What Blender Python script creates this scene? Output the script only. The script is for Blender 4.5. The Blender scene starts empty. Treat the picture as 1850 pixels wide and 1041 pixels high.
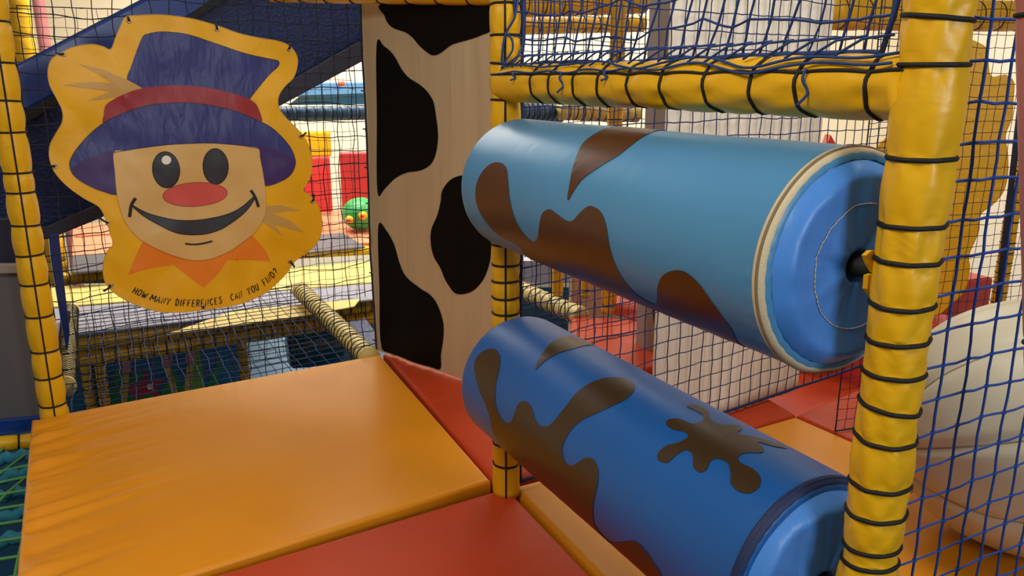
import bpy, bmesh, math, random
from mathutils import Vector as V, Matrix, noise
from mathutils.geometry import delaunay_2d_cdt
random.seed(7)
C = bpy.context.scene
COL = C.collection
PI = math.pi
# ------------------------------------------------------------------ camera
F = 1450.0; PT = math.atan(377 / F); H = 1.37
cam = bpy.data.cameras.new('camera'); co = bpy.data.objects.new('camera', cam); COL.objects.link(co)
cam.sensor_width = 36; cam.lens = F / 1850 * 36; cam.clip_start = .02
co.location = (0, 0, H); co.rotation_euler = (PI / 2 - PT, 0, 0)
C.camera = co

def ray(x, y):
    a = (x - 925) / F; b = -(y - 520.5) / F
    return V((a, math.cos(PT) + b * math.sin(PT), -math.sin(PT) + b * math.cos(PT)))
def at(x, y, Y):
    r = ray(x, y); return V((0, 0, H)) + r * (Y / r.y)
def fl(x, y, z=0.0):
    r = ray(x, y); return V((0, 0, H)) + r * ((z - H) / r.z)
def onplane(x, y, p, n):
    r = ray(x, y); o = V((0, 0, H)); return o + r * ((p - o).dot(n) / r.dot(n))
def px_of(p):
    z = p.z - H; d = p.y * math.cos(PT) - z * math.sin(PT); u = p.y * math.sin(PT) + z * math.cos(PT)
    return 925 + F * p.x / d, 520.5 - F * u / d

# ------------------------------------------------------------------ materials
def lin(c): return tuple((v / 255 / 12.92 if v / 255 <= .04045 else ((v / 255 + .055) / 1.055) ** 2.4) for v in c)
MATS = {}
def mat(name, col, rough=.4, spec=.5, var=.08, vscale=3.0, bump=.0, bscale=40.0, bdist=.002, metal=0.0, emit=None, wr=0.0, wscale=7.0, stretch=(1, 1, 1), coat=0.0):
    m = bpy.data.materials.new(name); m.use_nodes = True
    nt = m.node_tree; N = nt.nodes; L = nt.links
    b = N['Principled BSDF']
    col = lin(col) + (1,)
    b.inputs['Roughness'].default_value = rough
    b.inputs['Specular IOR Level'].default_value = spec
    b.inputs['Metallic'].default_value = metal
    b.inputs['Coat Weight'].default_value = coat
    b.inputs['Coat Roughness'].default_value = .25
    tc = N.new('ShaderNodeTexCoord')
    mp = N.new('ShaderNodeMapping'); mp.inputs['Scale'].default_value = stretch
    L.new(tc.outputs['Object'], mp.inputs['Vector'])
    nz = N.new('ShaderNodeTexNoise'); nz.inputs['Scale'].default_value = vscale; nz.inputs['Detail'].default_value = 5
    L.new(mp.outputs['Vector'], nz.inputs['Vector'])
    mx = N.new('ShaderNodeMix'); mx.data_type = 'RGBA'
    mx.inputs['A'].default_value = tuple(max(0, c * (1 - var * 1.6)) for c in col[:3]) + (1,)
    mx.inputs['B'].default_value = tuple(min(1, c * (1 + var * 1.6)) for c in col[:3]) + (1,)
    L.new(nz.outputs['Fac'], mx.inputs['Factor'])
    L.new(mx.outputs['Result'], b.inputs['Base Color'])
    prev = None
    if bump:
        n2 = N.new('ShaderNodeTexNoise'); n2.inputs['Scale'].default_value = bscale; n2.inputs['Detail'].default_value = 4
        L.new(mp.outputs['Vector'], n2.inputs['Vector'])
        bp = N.new('ShaderNodeBump'); bp.inputs['Strength'].default_value = bump; bp.inputs['Distance'].default_value = bdist
        L.new(n2.outputs['Fac'], bp.inputs['Height']); prev = bp
    if wr:
        n3 = N.new('ShaderNodeTexNoise'); n3.inputs['Scale'].default_value = wscale; n3.inputs['Detail'].default_value = 2; n3.inputs['Distortion'].default_value = .6
        L.new(mp.outputs['Vector'], n3.inputs['Vector'])
        bp2 = N.new('ShaderNodeBump'); bp2.inputs['Strength'].default_value = wr; bp2.inputs['Distance'].default_value = .02
        L.new(n3.outputs['Fac'], bp2.inputs['Height'])
        if prev: L.new(prev.outputs['Normal'], bp2.inputs['Normal'])
        prev = bp2
    if prev: L.new(prev.outputs['Normal'], b.inputs['Normal'])
    if emit:
        b.inputs['Emission Color'].default_value = lin(emit[0]) + (1,); b.inputs['Emission Strength'].default_value = emit[1]
    MATS[name] = m; return m
M = MATS
def translucent(m, col, f=.55):
    nt = m.node_tree; N = nt.nodes; L = nt.links
    t = N.new('ShaderNodeBsdfTranslucent'); t.inputs['Color'].default_value = lin(col) + (1,)
    mx = N.new('ShaderNodeMixShader'); mx.inputs['Fac'].default_value = f
    L.new(N['Principled BSDF'].outputs[0], mx.inputs[1]); L.new(t.outputs[0], mx.inputs[2])
    L.new(mx.outputs[0], N['Material Output'].inputs['Surface'])
vin = dict(rough=.38, spec=.4, bump=.12, bscale=220, bdist=.0006, wr=.10)
mat('yellow_vinyl', (226, 172, 14), **{**vin, 'wr': .22, 'wscale': 16})
mat('sign_yellow', (230, 172, 18), **{**vin, 'wr': .16, 'wscale': 9, 'var': .13, 'vscale': 6})
mat('orange_vinyl', (230, 148, 26), **{**vin, 'wr': .06, 'rough': .35})
mat('red_vinyl', (190, 66, 32), **{**vin, 'wr': .07, 'rough': .46, 'spec': .22})
mat('far_red', (205, 62, 60), **vin)
mat('pale_pink', (222, 176, 146), **vin)
mat('far_pink', (236, 150, 110), **vin)
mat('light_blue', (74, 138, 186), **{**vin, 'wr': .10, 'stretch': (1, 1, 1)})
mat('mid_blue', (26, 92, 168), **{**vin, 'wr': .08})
mat('cap_blue', (72, 134, 214), **{**vin, 'wr': .3, 'wscale': 9, 'stretch': (1.6, 1.6, .5)})
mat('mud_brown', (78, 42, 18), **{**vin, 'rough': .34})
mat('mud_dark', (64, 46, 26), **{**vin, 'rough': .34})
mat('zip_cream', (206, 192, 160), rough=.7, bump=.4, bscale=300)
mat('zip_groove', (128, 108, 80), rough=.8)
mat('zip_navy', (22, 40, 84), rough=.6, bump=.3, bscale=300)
mat('cow_white', (194, 172, 138), **{**vin, 'rough': .6, 'spec': .25, 'wr': .25, 'wscale': 5, 'stretch': (3, 3, .35), 'var': .10})
mat('cow_black', (9, 8, 8), **{**vin, 'rough': .6, 'spec': .12})
mat('hem_cream', (205, 190, 160), rough=.6)
mat('cord_black', (14, 13, 13), rough=.7, bump=.4, bscale=400)
mat('rope_blue', (24, 58, 122), rough=.75, bump=.4, bscale=500)
mat('rope_bright', (30, 70, 152), rough=.7, bump=.4, bscale=500)
mat('rope_navy', (18, 26, 46), rough=.8, bump=.4, bscale=500)
mat('rope_far', (22, 42, 96), rough=.75, bump=.4, bscale=500)
mat('rope_turq', (44, 128, 158), rough=.85, bump=.6, bscale=200)
mat('rope_lime', (92, 160, 96), rough=.8)
mat('hat_blue', (54, 58, 118), **{**vin, 'wr': .35, 'wscale': 9, 'stretch': (2.2, 2.2, .8)})
mat('hat_purple', (62, 40, 98), **{**vin, 'wr': .2})
mat('hat_red', (146, 42, 46), **{**vin, 'wr': .2, 'wscale': 6, 'stretch': (2, 2, .6)})
mat('face_tan', (212, 172, 104), **{**vin, 'wr': .2, 'wscale': 9, 'var': .12})
mat('straw_tan', (196, 152, 80), **vin)
mat('nose_red', (205, 84, 74), **{**vin, 'wr': .2})
mat('collar_orange', (228, 128, 34), **{**vin, 'wr': .2})
mat('ink_black', (16, 14, 16), rough=.5)
mat('ink_grey', (52, 54, 58), **{**vin, 'wr': .2})
mat('ink_white', (232, 226, 214), rough=.4)
mat('steel', (190, 186, 180), rough=.3, metal=1.0)
mat('slide_blue', (22, 58, 140), rough=.25, bump=.06, bscale=50, coat=.15, spec=.4)
mat('slide_rough', (16, 40, 94), rough=.35, spec=.3, bump=.9, bscale=60, bdist=.006)
mat('slide_dark', (34, 40, 66), rough=.4, bump=.2, bscale=80)
mat('dark_gap', (16, 16, 20), rough=.7)
mat('grey_panel', (92, 90, 96), rough=.55, bump=.3, bscale=120)
mat('grey_deck', (158, 156, 166), rough=.6, bump=.2)
mat('cream_deck', (240, 212, 120), rough=.5)
mat('tan_pad', (206, 184, 110), rough=.5, bump=.2, wr=.2)
mat('teal_pad', (50, 88, 120), rough=.5, wr=.2)
mat('white_quilt', (240, 236, 226), rough=.7, bump=.2, bscale=200, wr=.15)
mat('ball_white', (200, 190, 164), **{**vin, 'rough': .42, 'wr': .3, 'wscale': 5})
mat('seam_dark', (150, 138, 112), rough=.7)
mat('pillar_grey', (150, 138, 134), rough=.6, bump=.1)
mat('wall_cream', (248, 234, 200), rough=.85, bump=.15, bscale=60, var=.03)
mat('wall_side', (236, 222, 200), rough=.85, var=.03)
mat('floor_teal', (10, 62, 96), rough=.8, bump=.2, spec=.1)
mat('ceil_white', (230, 226, 216), rough=.9, var=.02)
mat('mural_blue', (30, 100, 152), rough=.5, var=.2)
mat('mural_green', (36, 128, 72), rough=.5, var=.2)
mat('mural_lime', (104, 160, 60), rough=.5)
mat('mural_pink', (196, 132, 132), rough=.5)
mat('mural_red', (170, 46, 60), rough=.5)
mat('mural_gold', (204, 170, 60), rough=.5)
mat('roof_blue', (120, 176, 226), rough=.4)
mat('roof_teal', (62, 128, 170), rough=.5, bump=.5, bscale=90)
mat('ball_green', (58, 160, 84), rough=.4)
mat('drum_teal', (10, 66, 72), rough=.25)
mat('pale_panel', (190, 222, 244), rough=.25)
mat('pink_pad', (176, 110, 108), **vin)
mat('orange_dot', (240, 110, 70), rough=.5)

translucent(MATS['white_quilt'], (255, 250, 240), .42)
# ------------------------------------------------------------------ object helpers
def link(name, me, m, loc=(0, 0, 0), smooth=True):
    o = bpy.data.objects.new(name, me); COL.objects.link(o); o.location = loc
    if m and not me.materials: me.materials.append(M[m] if isinstance(m, str) else m)
    if smooth:
        me.polygons.foreach_set('use_smooth', [True] * len(me.polygons))
    return o
def tag(o, label, cat, group=None, kind=None):
    o['label'] = label; o['category'] = cat
    if group: o['group'] = group
    o['kind'] = kind or 'thing'
    return o
def thing(name, label, cat, loc, group=None):
    o = bpy.data.objects.new(name, None); COL.objects.link(o); o.location = loc; o.empty_display_size = .05
    return tag(o, label, cat, group)
def rootloc(o):
    p = V(o.location)
    while o.parent: o = o.parent; p += V(o.location)
    return p
class MB:
    """collects verts and faces in world coordinates"""
    def __init__(s): s.v = []; s.f = []
    def add(s, vs, fs):
        k = len(s.v); s.v += [tuple(p) for p in vs]; s.f += [tuple(i + k for i in f) for f in fs]; return s
    def build(s, name, m, parent=None, loc=None, smooth=True, label=None, sharp=None):
        base = rootloc(parent) if parent else V(loc if loc is not None else (0, 0, 0))
        me = bpy.data.meshes.new(name)
        me.from_pydata([V(p) - base for p in s.v], [], s.f); me.update()
        bm = bmesh.new(); bm.from_mesh(me)
        if len(bm.faces) < 60000: bmesh.ops.recalc_face_normals(bm, faces=bm.faces)
        bm.to_mesh(me); bm.free()
        o = link(name, me, m, (0, 0, 0) if parent else base, smooth)
        if sharp:
            me.set_sharp_from_angle(angle=math.radians(sharp))
        if parent: o.parent = parent
        if label: o['label'] = label
        return o
def frame_of(d):
    d = V(d).normalized(); up = V((0, 0, 1)) if abs(d.z) < .9 else V((0, -1, 0))
    a = d.cross(up).normalized(); b = a.cross(d).normalized()
    return d, a, b
def tube(mb, pts, r, n=5, closed=False):
    pts = [V(p) for p in pts]; k = len(pts); vs = []; fs = []
    rr = r if isinstance(r, (list, tuple)) else [r] * k
    pa = None
    for i, p in enumerate(pts):
        if closed: t = pts[(i + 1) % k] - pts[i - 1]
        else: t = pts[min(i + 1, k - 1)] - pts[max(i - 1, 0)]
        t = t.normalized() if t.length > 1e-9 else V((0, 0, 1))
        if pa is None: _, a, b = frame_of(t)
        else:
            a = pa - t * pa.dot(t); a = a.normalized() if a.length > 1e-6 else frame_of(t)[1]; b = a.cross(t) * -1
        pa = a; b = t.cross(a)
        for j in range(n):
            an = 2 * PI * j / n
            vs.append(p + (a * math.cos(an) + b * math.sin(an)) * rr[i])
    for i in range(k if closed else k - 1):
        for j in range(n):
            fs.append((i * n + j, i * n + (j + 1) % n, ((i + 1) % k) * n + (j + 1) % n, ((i + 1) % k) * n + j))
    if not closed:
        fs.append(tuple(range(n - 1, -1, -1))); fs.append(tuple((k - 1) * n + j for j in range(n)))
    return mb.add(vs, fs)
def box(mb, c, s, rz=0.0):
    c = V(c); R = Matrix.Rotation(rz, 3, 'Z')
    vs = [c + R @ V((x * s[0] / 2, y * s[1] / 2, z * s[2] / 2)) for x in (-1, 1) for y in (-1, 1) for z in (-1, 1)]
    return mb.add(vs, [(0, 1, 3, 2), (4, 6, 7, 5), (0, 4, 5, 1), (2, 3, 7, 6), (0, 2, 6, 4), (1, 5, 7, 3)])
def bevel(o, w, seg=3):
    md = o.modifiers.new('bevel', 'BEVEL'); md.width = w; md.segments = seg; md.limit_method = 'ANGLE'; return o
def prism(mb, front, back):
    n = len(front)
    return mb.add(list(front) + list(back), [tuple(range(n)), tuple(range(2 * n - 1, n - 1, -1))] + [(i, i + n, (i + 1) % n + n, (i + 1) % n) for i in range(n)])
def smooth_loop(P, k=6):
    out = []; n = len(P)
    for i in range(n):
        p0, p1, p2, p3 = (V(P[(i + j) % n]) for j in (-1, 0, 1, 2))
        for t in range(k):
            t /= k
            out.append(.5 * ((2 * p1) + (p2 - p0) * t + (2 * p0 - 5 * p1 + 4 * p2 - p3) * t * t + (3 * p1 - p0 - 3 * p2 + p3) * t ** 3))
    return out
def smooth_line(P, k=6):
    P = [V(p) for p in P]; Q = [2 * P[0] - P[1]] + P + [2 * P[-1] - P[-2]]; out = []
    for i in range(1, len(Q) - 2):
        p0, p1, p2, p3 = Q[i - 1:i + 3]
        for t in range(k):
            t /= k
            out.append(.5 * ((2 * p1) + (p2 - p0) * t + (2 * p0 - 5 * p1 + 4 * p2 - p3) * t * t + (3 * p1 - p0 - 3 * p2 + p3) * t ** 3))
    return out + [P[-1]]
def fill2d(loop, step):
    """triangulate a closed 2-D outline with interior points every `step`"""
    n = len(loop); pts = [V((p[0], p[1])) for p in loop]
    x0 = min(p.x for p in pts); x1 = max(p.x for p in pts); y0 = min(p.y for p in pts); y1 = max(p.y for p in pts)
    extra = []
    y = y0 + step / 2
    while y < y1:
        x = x0 + step / 2
        while x < x1:
            extra.append(V((x, y))); x += step
        y += step
    r = delaunay_2d_cdt(pts + extra, [(i, (i + 1) % n) for i in range(n)], [], 1, 1e-6)
    used = sorted({i for f in r[2] for i in f}); ix = {a: k for k, a in enumerate(used)}
    return [r[0][i] for i in used], [tuple(ix[i] for i in f) for f in r[2]]
def sheet(loop, step, fun, mb=None):
    vs, fs = fill2d(loop, step); return (mb or MB()).add([fun(p.x, p.y) for p in vs], fs)

# ------------------------------------------------------------------ directions of the play frame
AZ = math.atan2(745, 1449)
A = V((math.sin(AZ), -math.cos(AZ), 0))        # along the rollers, towards the near post
B = V((math.cos(AZ), math.sin(AZ), 0))         # across, towards the right
MID = V((-.02, 2.5, 0)); RIGHT = MID + A * 1.415
LEFT = V((-1.956, 3.187, 0)); CORN = V((-.70, 3.96, 0))
UP = V((0, 0, 1))

# ------------------------------------------------------------------ padded tubes
def padded(name, label, cat, p0, p1, R, rings=(), m='yellow_vinyl', group=None, n=36, pinch=.08, cord_r=.004, line=None, loops=True, wob=.0025, cordm='cord_black', w=.02, tilt=.0, flat=0.0):
    p0 = V(p0); p1 = V(p1); d, a, b = frame_of(p1 - p0); Ln = (p1 - p0).length
    root = thing(name, label, cat, p0, group)
    ss = set([0, Ln]); k = max(8, int(Ln / .02))
    for i in range(k + 1): ss.add(round(Ln * i / k, 5))
    for r in rings:
        for e in (-.02, -.01, -.005, 0, .005, .01, .02): 
            if 0 < r + e < Ln: ss.add(round(r + e, 5))
    ss = sorted(ss); sd = random.random() * 50
    ph = [random.random() * 6 for _ in rings]; tl = [random.uniform(-tilt, tilt) for _ in rings]
    def rad(s, th):
        q = 1.0; wv = 0
        for r, f, t in zip(rings, ph, tl):
            dz = s - r - t * R * math.cos(th - f)
            if abs(dz) < .12:
                q -= pinch * math.exp(-(dz / w) ** 2)
                wv += wob * math.sin(7 * th + f) * math.exp(-(dz / .035) ** 2) * (1 if abs(dz) > .006 else .4)
        q += .025 * noise.noise(V((math.cos(th) * 1.2 + sd, math.sin(th) * 1.2, s * 5)))
        return R * q + wv
    vs = []; fs = []
    for s in ss:
        for j in range(n):
            th = 2 * PI * j / n; r = rad(s, th)
            vs.append(p0 + d * s + (a * math.cos(th) + b * math.sin(th)) * r)
    K = len(ss)
    for i in range(K - 1):
        for j in range(n): fs.append((i * n + j, i * n + (j + 1) % n, (i + 1) * n + (j + 1) % n, (i + 1) * n + j))
    fs.append(tuple(range(n - 1, -1, -1))); fs.append(tuple((K - 1) * n + j for j in range(n)))
    MB().add(vs, fs).build('padding', m, root)
    if loops:
        for r, f, t in zip(rings, ph, tl):
            mb = MB(); kk = 28; pts = []
            for j in range(kk):
                th = 2 * PI * j / kk; s = r + t * R * math.cos(th - f)
                pts.append(p0 + d * s + (a * math.cos(th) + b * math.sin(th)) * (rad(s, th) + cord_r * .25))
            tube(mb, pts, cord_r, 6, True).build('lacing_loop', cordm, root)
    if line is not None:
        pts = []
        for s in ss:
            th = line(s) if callable(line) else line
            pts.append(p0 + d * s + (a * math.cos(th) + b * math.sin(th)) * (rad(s, th) + cord_r * .3))
        tube(MB(), pts, cord_r * .85, 6).build('lacing_cord', cordm, root)
    return root
def th_towards(p0, p1, target):
    d, a, b = frame_of(V(p1) - V(p0)); v = V(target) - V(p0); return math.atan2(v.dot(b), v.dot(a))

def zs_on(post, R, ys, x=None):
    """heights of lacing loops on the face of a post turned to the camera"""
    out = []
    hd = V((post.x, post.y, 0)); q = hd - hd.normalized() * R
    for y in ys:
        r = ray(px_of(V((q.x, q.y, 1)))[0], y); out.append(H + r.z * q.y / r.y)
    return sorted(out)

# three posts of the near frame
RZ0 = -.12
zr = zs_on(RIGHT, .05, (28, 116, 289, 414, 480, 560, 627, 687, 750, 807, 892, 947, 1009, 1038)) 
padded('padded_post', 'thick yellow padded post nearest the camera, at the right ends of both rollers', 'post',
       (RIGHT.x, RIGHT.y, RZ0), (RIGHT.x, RIGHT.y, 2.3), .0525, [z - RZ0 for z in zr] + [z - RZ0 for z in (1.62, 1.72, 1.84, 1.96, 2.1)], group='yellow posts of the near frame', n=56, cord_r=.0042, tilt=.12, pinch=.115, w=.032, wob=.0032, line=th_towards((0, 0, 0), (0, 0, 1), (1, .12, 0)))
zm = zs_on(MID, .046, (5, 62, 115, 181, 240, 300, 345, 395, 445, 483, 513, 542, 571, 610, 655, 700, 750, 809, 847))
padded('padded_post', 'slim yellow padded post behind the far ends of both rollers, beside the cow panel', 'post',
       (MID.x, MID.y, -.01), (MID.x, MID.y, 2.2), .0465, [z + .01 for z in zm] + [1.83, 1.95, 2.07], group='yellow posts of the near frame', n=40, cord_r=.0038, tilt=.08,
       line=th_towards((MID.x, MID.y, 0), (MID.x, MID.y, 2), (MID.x - .01, 0, 0)))
zl = zs_on(LEFT, .056, (37, 113, 182, 240, 314, 350, 410, 464, 517, 575, 639, 686, 736))
padded('padded_post', 'yellow padded post at the left edge beside the scarecrow sign, standing behind the orange mat', 'post',
       (LEFT.x, LEFT.y, -.16), (LEFT.x, LEFT.y, 2.2), .056, [z + .16 for z in zl] + [2.0, 2.15], group='yellow posts of the near frame', n=40, cord_r=.0042, tilt=.06, pinch=.11, w=.028,
       line=th_towards((LEFT.x, LEFT.y, 0), (LEFT.x, LEFT.y, 2), (-.05, 0, 0)))
# torn pieces on the near post beside the axle
# ------------------------------------------------------------------ beam above the rollers
def s_of_x(xp, z, off):
    lo, hi = -.1, 1.6
    for _ in range(50):
        m_ = (lo + hi) / 2
        if px_of(MID + A * m_ - B * off + UP * z)[0] < xp: lo = m_
        else: hi = m_
    return lo
BZ = 1.358
bs = [s_of_x(x, BZ, .052) for x in (956, 988, 1032, 1076, 1128, 1188, 1269, 1350, 1436, 1557)]
b0 = MID + A * .0 + UP * BZ; b1 = MID + A * 1.40 + UP * BZ
padded('padded_beam', 'yellow padded crossbeam above the light blue roller, laced with black cord loops', 'beam', b0, b1, .0535, bs, n=48, cord_r=.004, pinch=.10, wob=.003, w=.028, tilt=.1, line=th_towards(b0, b1, b0 + V((-.8, -.5, .52))))

# ------------------------------------------------------------------ rollers
class Roller:
    def __init__(s, z, R, flare, sd): s.z = z; s.R = R; s.sd = sd; s.flare = flare; s.s0 = .085; s.s1 = 1.305
    def rad(s, u, th, pk=1):
        r = s.R + s.flare * (u - .1)
        r += .003 * noise.noise(V((u * 2 + s.sd, math.cos(th) * .9, math.sin(th) * .9)))
        e = s.s1 - u
        r += pk * .0007 * math.sin(38 * th + 3 * noise.noise(V((th * 2, s.sd, 0)))) * math.exp(-e / .03)
        low = max(0, -math.sin(th) - .35)
        r += .0022 * low * noise.noise(V((u * 26 + th * 9, th * 3, s.sd)))
        for e in (u - s.s0, s.s1 - u):
            if e < .02: r -= .02 - math.sqrt(max(0, .02 ** 2 - (.02 - max(e, 0)) ** 2))
        return r
    def pt(s, u, th, off=0.0, pk=1):
        r = s.rad(u, th, pk) + off
        return MID + A * u + UP * s.z + (B * math.cos(th) + UP * math.sin(th)) * r
    def hit(s, x, y):
        """(u, theta) where the picture point meets the roller skin; grazing points slide to the outline"""
        o = V((0, 0, H)); d = ray(x, y).normalized(); c = MID + UP * s.z; R = s.R
        u = .6
        for _ in range(4):
            R = s.R + s.flare * (u - .1)
            oo = o - c; dp = d - A * d.dot(A); op = oo - A * oo.dot(A)
            a = dp.dot(dp); b = 2 * dp.dot(op); k = op.dot(op) - R * R; D = b * b - 4 * a * k
            t = (-b - math.sqrt(max(D, 0))) / (2 * a)
            p = o + d * t - c; u = p.dot(A)
        return u, math.atan2(p.dot(UP), p.dot(B))
def build_roller(ro, name, label, group, body_m, cap_m, zipm, groove, mudm, patches):
    c0 = MID + A * ro.s0 + UP * ro.z
    root = thing(name, label, 'roller', c0, group)
    us = []
    for k in range(7): us.append(ro.s0 + .02 * (1 - math.cos(k / 6 * PI / 2)))
    for k in range(1, 110): us.append(ro.s0 + .02 + (ro.s1 - ro.s0 - .04) * k / 110)
    for k in range(7): us.append(ro.s1 - .02 * (1 - math.sin(k / 6 * PI / 2)))
    n = 200; vs = []; fs = []
    for u in us:
        for j in range(n): vs.append(ro.pt(u, 2 * PI * j / n))
    for i in range(len(us) - 1):
        for j in range(n): fs.append((i * n + j, i * n + (j + 1) % n, (i + 1) * n + (j + 1) % n, (i + 1) * n + j))
    fs.append(tuple(range(n)))
    body = MB().add(vs, fs).build('roller_body', body_m, root, sharp=50)
    # near end cap, softly bulging, open hole at the axle
    prof = []
    Rc = ro.R + ro.flare * 1.2 - .02
    for k in range(36):
        f = (k / 35) ** 1.5; r = Rc + .001 - (Rc + .001 - .03) * f
        prof.append((ro.s1 - .002 + .027 * math.sin(min(1, f * 5) * PI / 2) * (1 - .2 * f), r))
    prof += [(ro.s1 - .005, .028), (ro.s1 - .06, .028)]
    vs = []; fs = []; m_ = 96
    for s_, r in prof:
        for j in range(m_):
            th = 2 * PI * j / m_
            e = .006 * noise.noise(V((r * 9, th * 3.0, ro.sd))) + .002 * noise.noise(V((r * 14, th * 9, ro.sd))) * min(1, (Rc - r) * 30) * min(1, max(0, (r - .034) * 18)) if r > .031 else 0
            vs.append(MID + A * (s_ + e) + UP * ro.z + (B * math.cos(th) + UP * math.sin(th)) * r)
    for i in range(len(prof) - 1):
        for j in range(m_): fs.append((i * m_ + j, i * m_ + (j + 1) % m_, (i + 1) * m_ + (j + 1) % m_, (i + 1) * m_ + j))
    cap = MB().add(vs, fs).build('end_cap', cap_m, root, label='brighter blue end cap')
    # zip tape with its groove
    def band(s0, s1, off, nm, mm, par):
        vs = []; fs = []; q = 160
        prof = [(s0, -.004), (s0, off * .7), (s0 + (s1 - s0) * .2, off), (s1 - (s1 - s0) * .2, off), (s1, off * .7), (s1, -.004)]
        for s_, o_ in prof:
            for j in range(q): vs.append(ro.pt(s_, 2 * PI * j / q, o_, .15))
        for i in range(5):
            for j in range(q): fs.append((i * q + j, i * q + (j + 1) % q, (i + 1) * q + (j + 1) % q, (i + 1) * q + j))
        return MB().add(vs, fs).build(nm, mm, par)
    zo = band(ro.s1 - .0215, ro.s1 - .003, .0022, 'zip_tape', zipm, root)
    band(ro.s1 - .0150, ro.s1 - .0105, .0034, 'zip_teeth', groove, zo)
    # axle with its collar
    mb = MB(); ca = MID + UP * ro.z
    tube(mb, [ca + A * (ro.s1 - .055), ca + A * 1.36], .017, 20)
    mb.build('axle', 'dark_gap', root, label='black axle end')
    for nm, loop, clip in patches:
        pl = []
        for q in loop:
            if len(q) == 2: pl.append(V(ro.hit(*q)))
            else:
                u, th = ro.hit(q[0], q[1]); pl.append(V((u + (q[3] if len(q) > 3 else 0), th + q[2])))
        for i in range(1, len(pl)):
            while pl[i].y - pl[i - 1].y > PI: pl[i].y -= 2 * PI
            while pl[i].y - pl[i - 1].y < -PI: pl[i].y += 2 * PI
        sm = smooth_loop(pl, 5)
        sm = [V((min(max(p.x, ro.s0 + .002), ro.s1 - .024), p.y * ro.R)) for p in sm]
        sheet(sm, .012, lambda x, y: ro.pt(x, y / ro.R, .0016)).build('mud_splat', mudm, body, label=nm)
    return root, cap
UPR = Roller(1.064, .1935, .003, 3.1)
LOW = Roller(.447, .2035, 0.0, 9.4)
S1 = [(1026, 362), (1030, 329), (1040, 289), (1054, 259), (1078, 241), (1110, 230), (1143, 229, -.12), (1183, 233, -.2), (1172, 242), (1127, 275), (1082, 303), (1050, 327)]
S2 = [(860, 345), (868, 317), (886, 297), (903, 294), (915, 303), (919, 329), (924, 370), (937, 406), (957, 432), (967, 436), (973, 426), (976, 398), (981, 384), (993, 378), (1005, 386), (1022, 398), (1034, 399), (1046, 386), (1062, 373), (1076, 375), (1088, 386), (1096, 410), (1102, 446), (1114, 482), (1135, 515), (1159, 537), (1183, 549), (1188, 539), (1190, 515), (1199, 497), (1219, 488), (1240, 491), (1264, 511), (1284, 539), (1304, 567), (1326, 600), (1334, 629, .08), (1300, 615, .6), (1200, 574, .8), (1080, 524, .8), (1010, 496, .5), (966, 470, .04), (941, 446), (905, 426), (880, 402), (864, 374)]
T1 = [(967, 669), (975, 648), (991, 625), (1009, 612), (1032, 608), (1056, 615), (1074, 624), (1042, 629), (1005, 641), (982, 655)]
T2 = [(857, 662), (864, 643), (880, 632), (896, 632), (904, 645), (903, 666), (896, 699), (896, 731), (908, 759), (922, 763), (929, 750), (936, 731), (947, 725), (959, 733), (968, 759), (979, 770), (996, 766), (1019, 738), (1046, 706), (1079, 687), (1116, 682), (1141, 689), (1146, 703), (1130, 722), (1088, 742), (1046, 763), (1023, 791), (1016, 814), (1023, 837), (1037, 840), (1056, 828), (1072, 830), (1081, 851), (1079, 879), (1072, 916), (1077, 953), (1097, 976), (1116, 980), (1143, 977), (1162, 990), (1180, 1015), (1196, 1045), (1206, 1080, .1), (1190, 1070, .5), (1080, 966, .9), (980, 871, .8), (920, 814, .4), (893, 782, .02), (888, 763), (880, 736), (864, 699)]
T3 = [(1240, 735), (1259, 733), (1277, 742), (1284, 759), (1300, 768), (1319, 769), (1335, 770), (1341, 777), (1333, 785), (1365, 792), (1400, 802), (1424, 812), (1398, 808), (1370, 801), (1380, 814), (1374, 820), (1351, 820), (1335, 826), (1338, 837), (1361, 849), (1374, 863), (1372, 881), (1356, 892), (1335, 889), (1321, 874), (1320, 851), (1314, 837), (1296, 830), (1284, 835), (1277, 849), (1264, 854), (1253, 844), (1252, 823), (1240, 814), (1222, 823), (1206, 836), (1190, 832), (1189, 819), (1204, 806), (1227, 800), (1243, 791), (1238, 782), (1217, 777), (1204, 768), (1208, 759), (1227, 758), (1250, 767), (1268, 763), (1270, 752), (1254, 742)]
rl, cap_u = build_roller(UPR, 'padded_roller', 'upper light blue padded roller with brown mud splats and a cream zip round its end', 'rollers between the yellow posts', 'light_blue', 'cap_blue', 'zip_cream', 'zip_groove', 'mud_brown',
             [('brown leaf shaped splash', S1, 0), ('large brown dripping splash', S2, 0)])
# stitched ring on the upper cap
mb = MB(); k = 72
for i in range(0, k):
    pts = []
    for t in (0, .5, 1.0):
        th = 2 * PI * (i + t) / k; f = (UPR.R - .02 - .108) / (UPR.R - .05)
        pts.append(MID + A * (UPR.s1 + -.001 + .027 * (1 - .2 * f) + .0006 + .006 * noise.noise(V((.108 * 9, th * 3.0, 3.1))) + .002 * noise.noise(V((.108 * 14, th * 9, 3.1)))) + UP * UPR.z + (B * math.cos(th) + UP * math.sin(th)) * .108)
    tube(mb, pts, .0009, 4)
mb.build('stitching', 'hem_cream', cap_u, label='pale circle of stitching')
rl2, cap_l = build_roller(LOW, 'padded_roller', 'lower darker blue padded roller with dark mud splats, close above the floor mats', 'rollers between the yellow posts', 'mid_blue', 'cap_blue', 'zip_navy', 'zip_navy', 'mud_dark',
             [('small dark leaf splash', T1, 0), ('large dark dripping splash', T2, 0), ('dark star shaped splat', T3, 0)])

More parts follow.
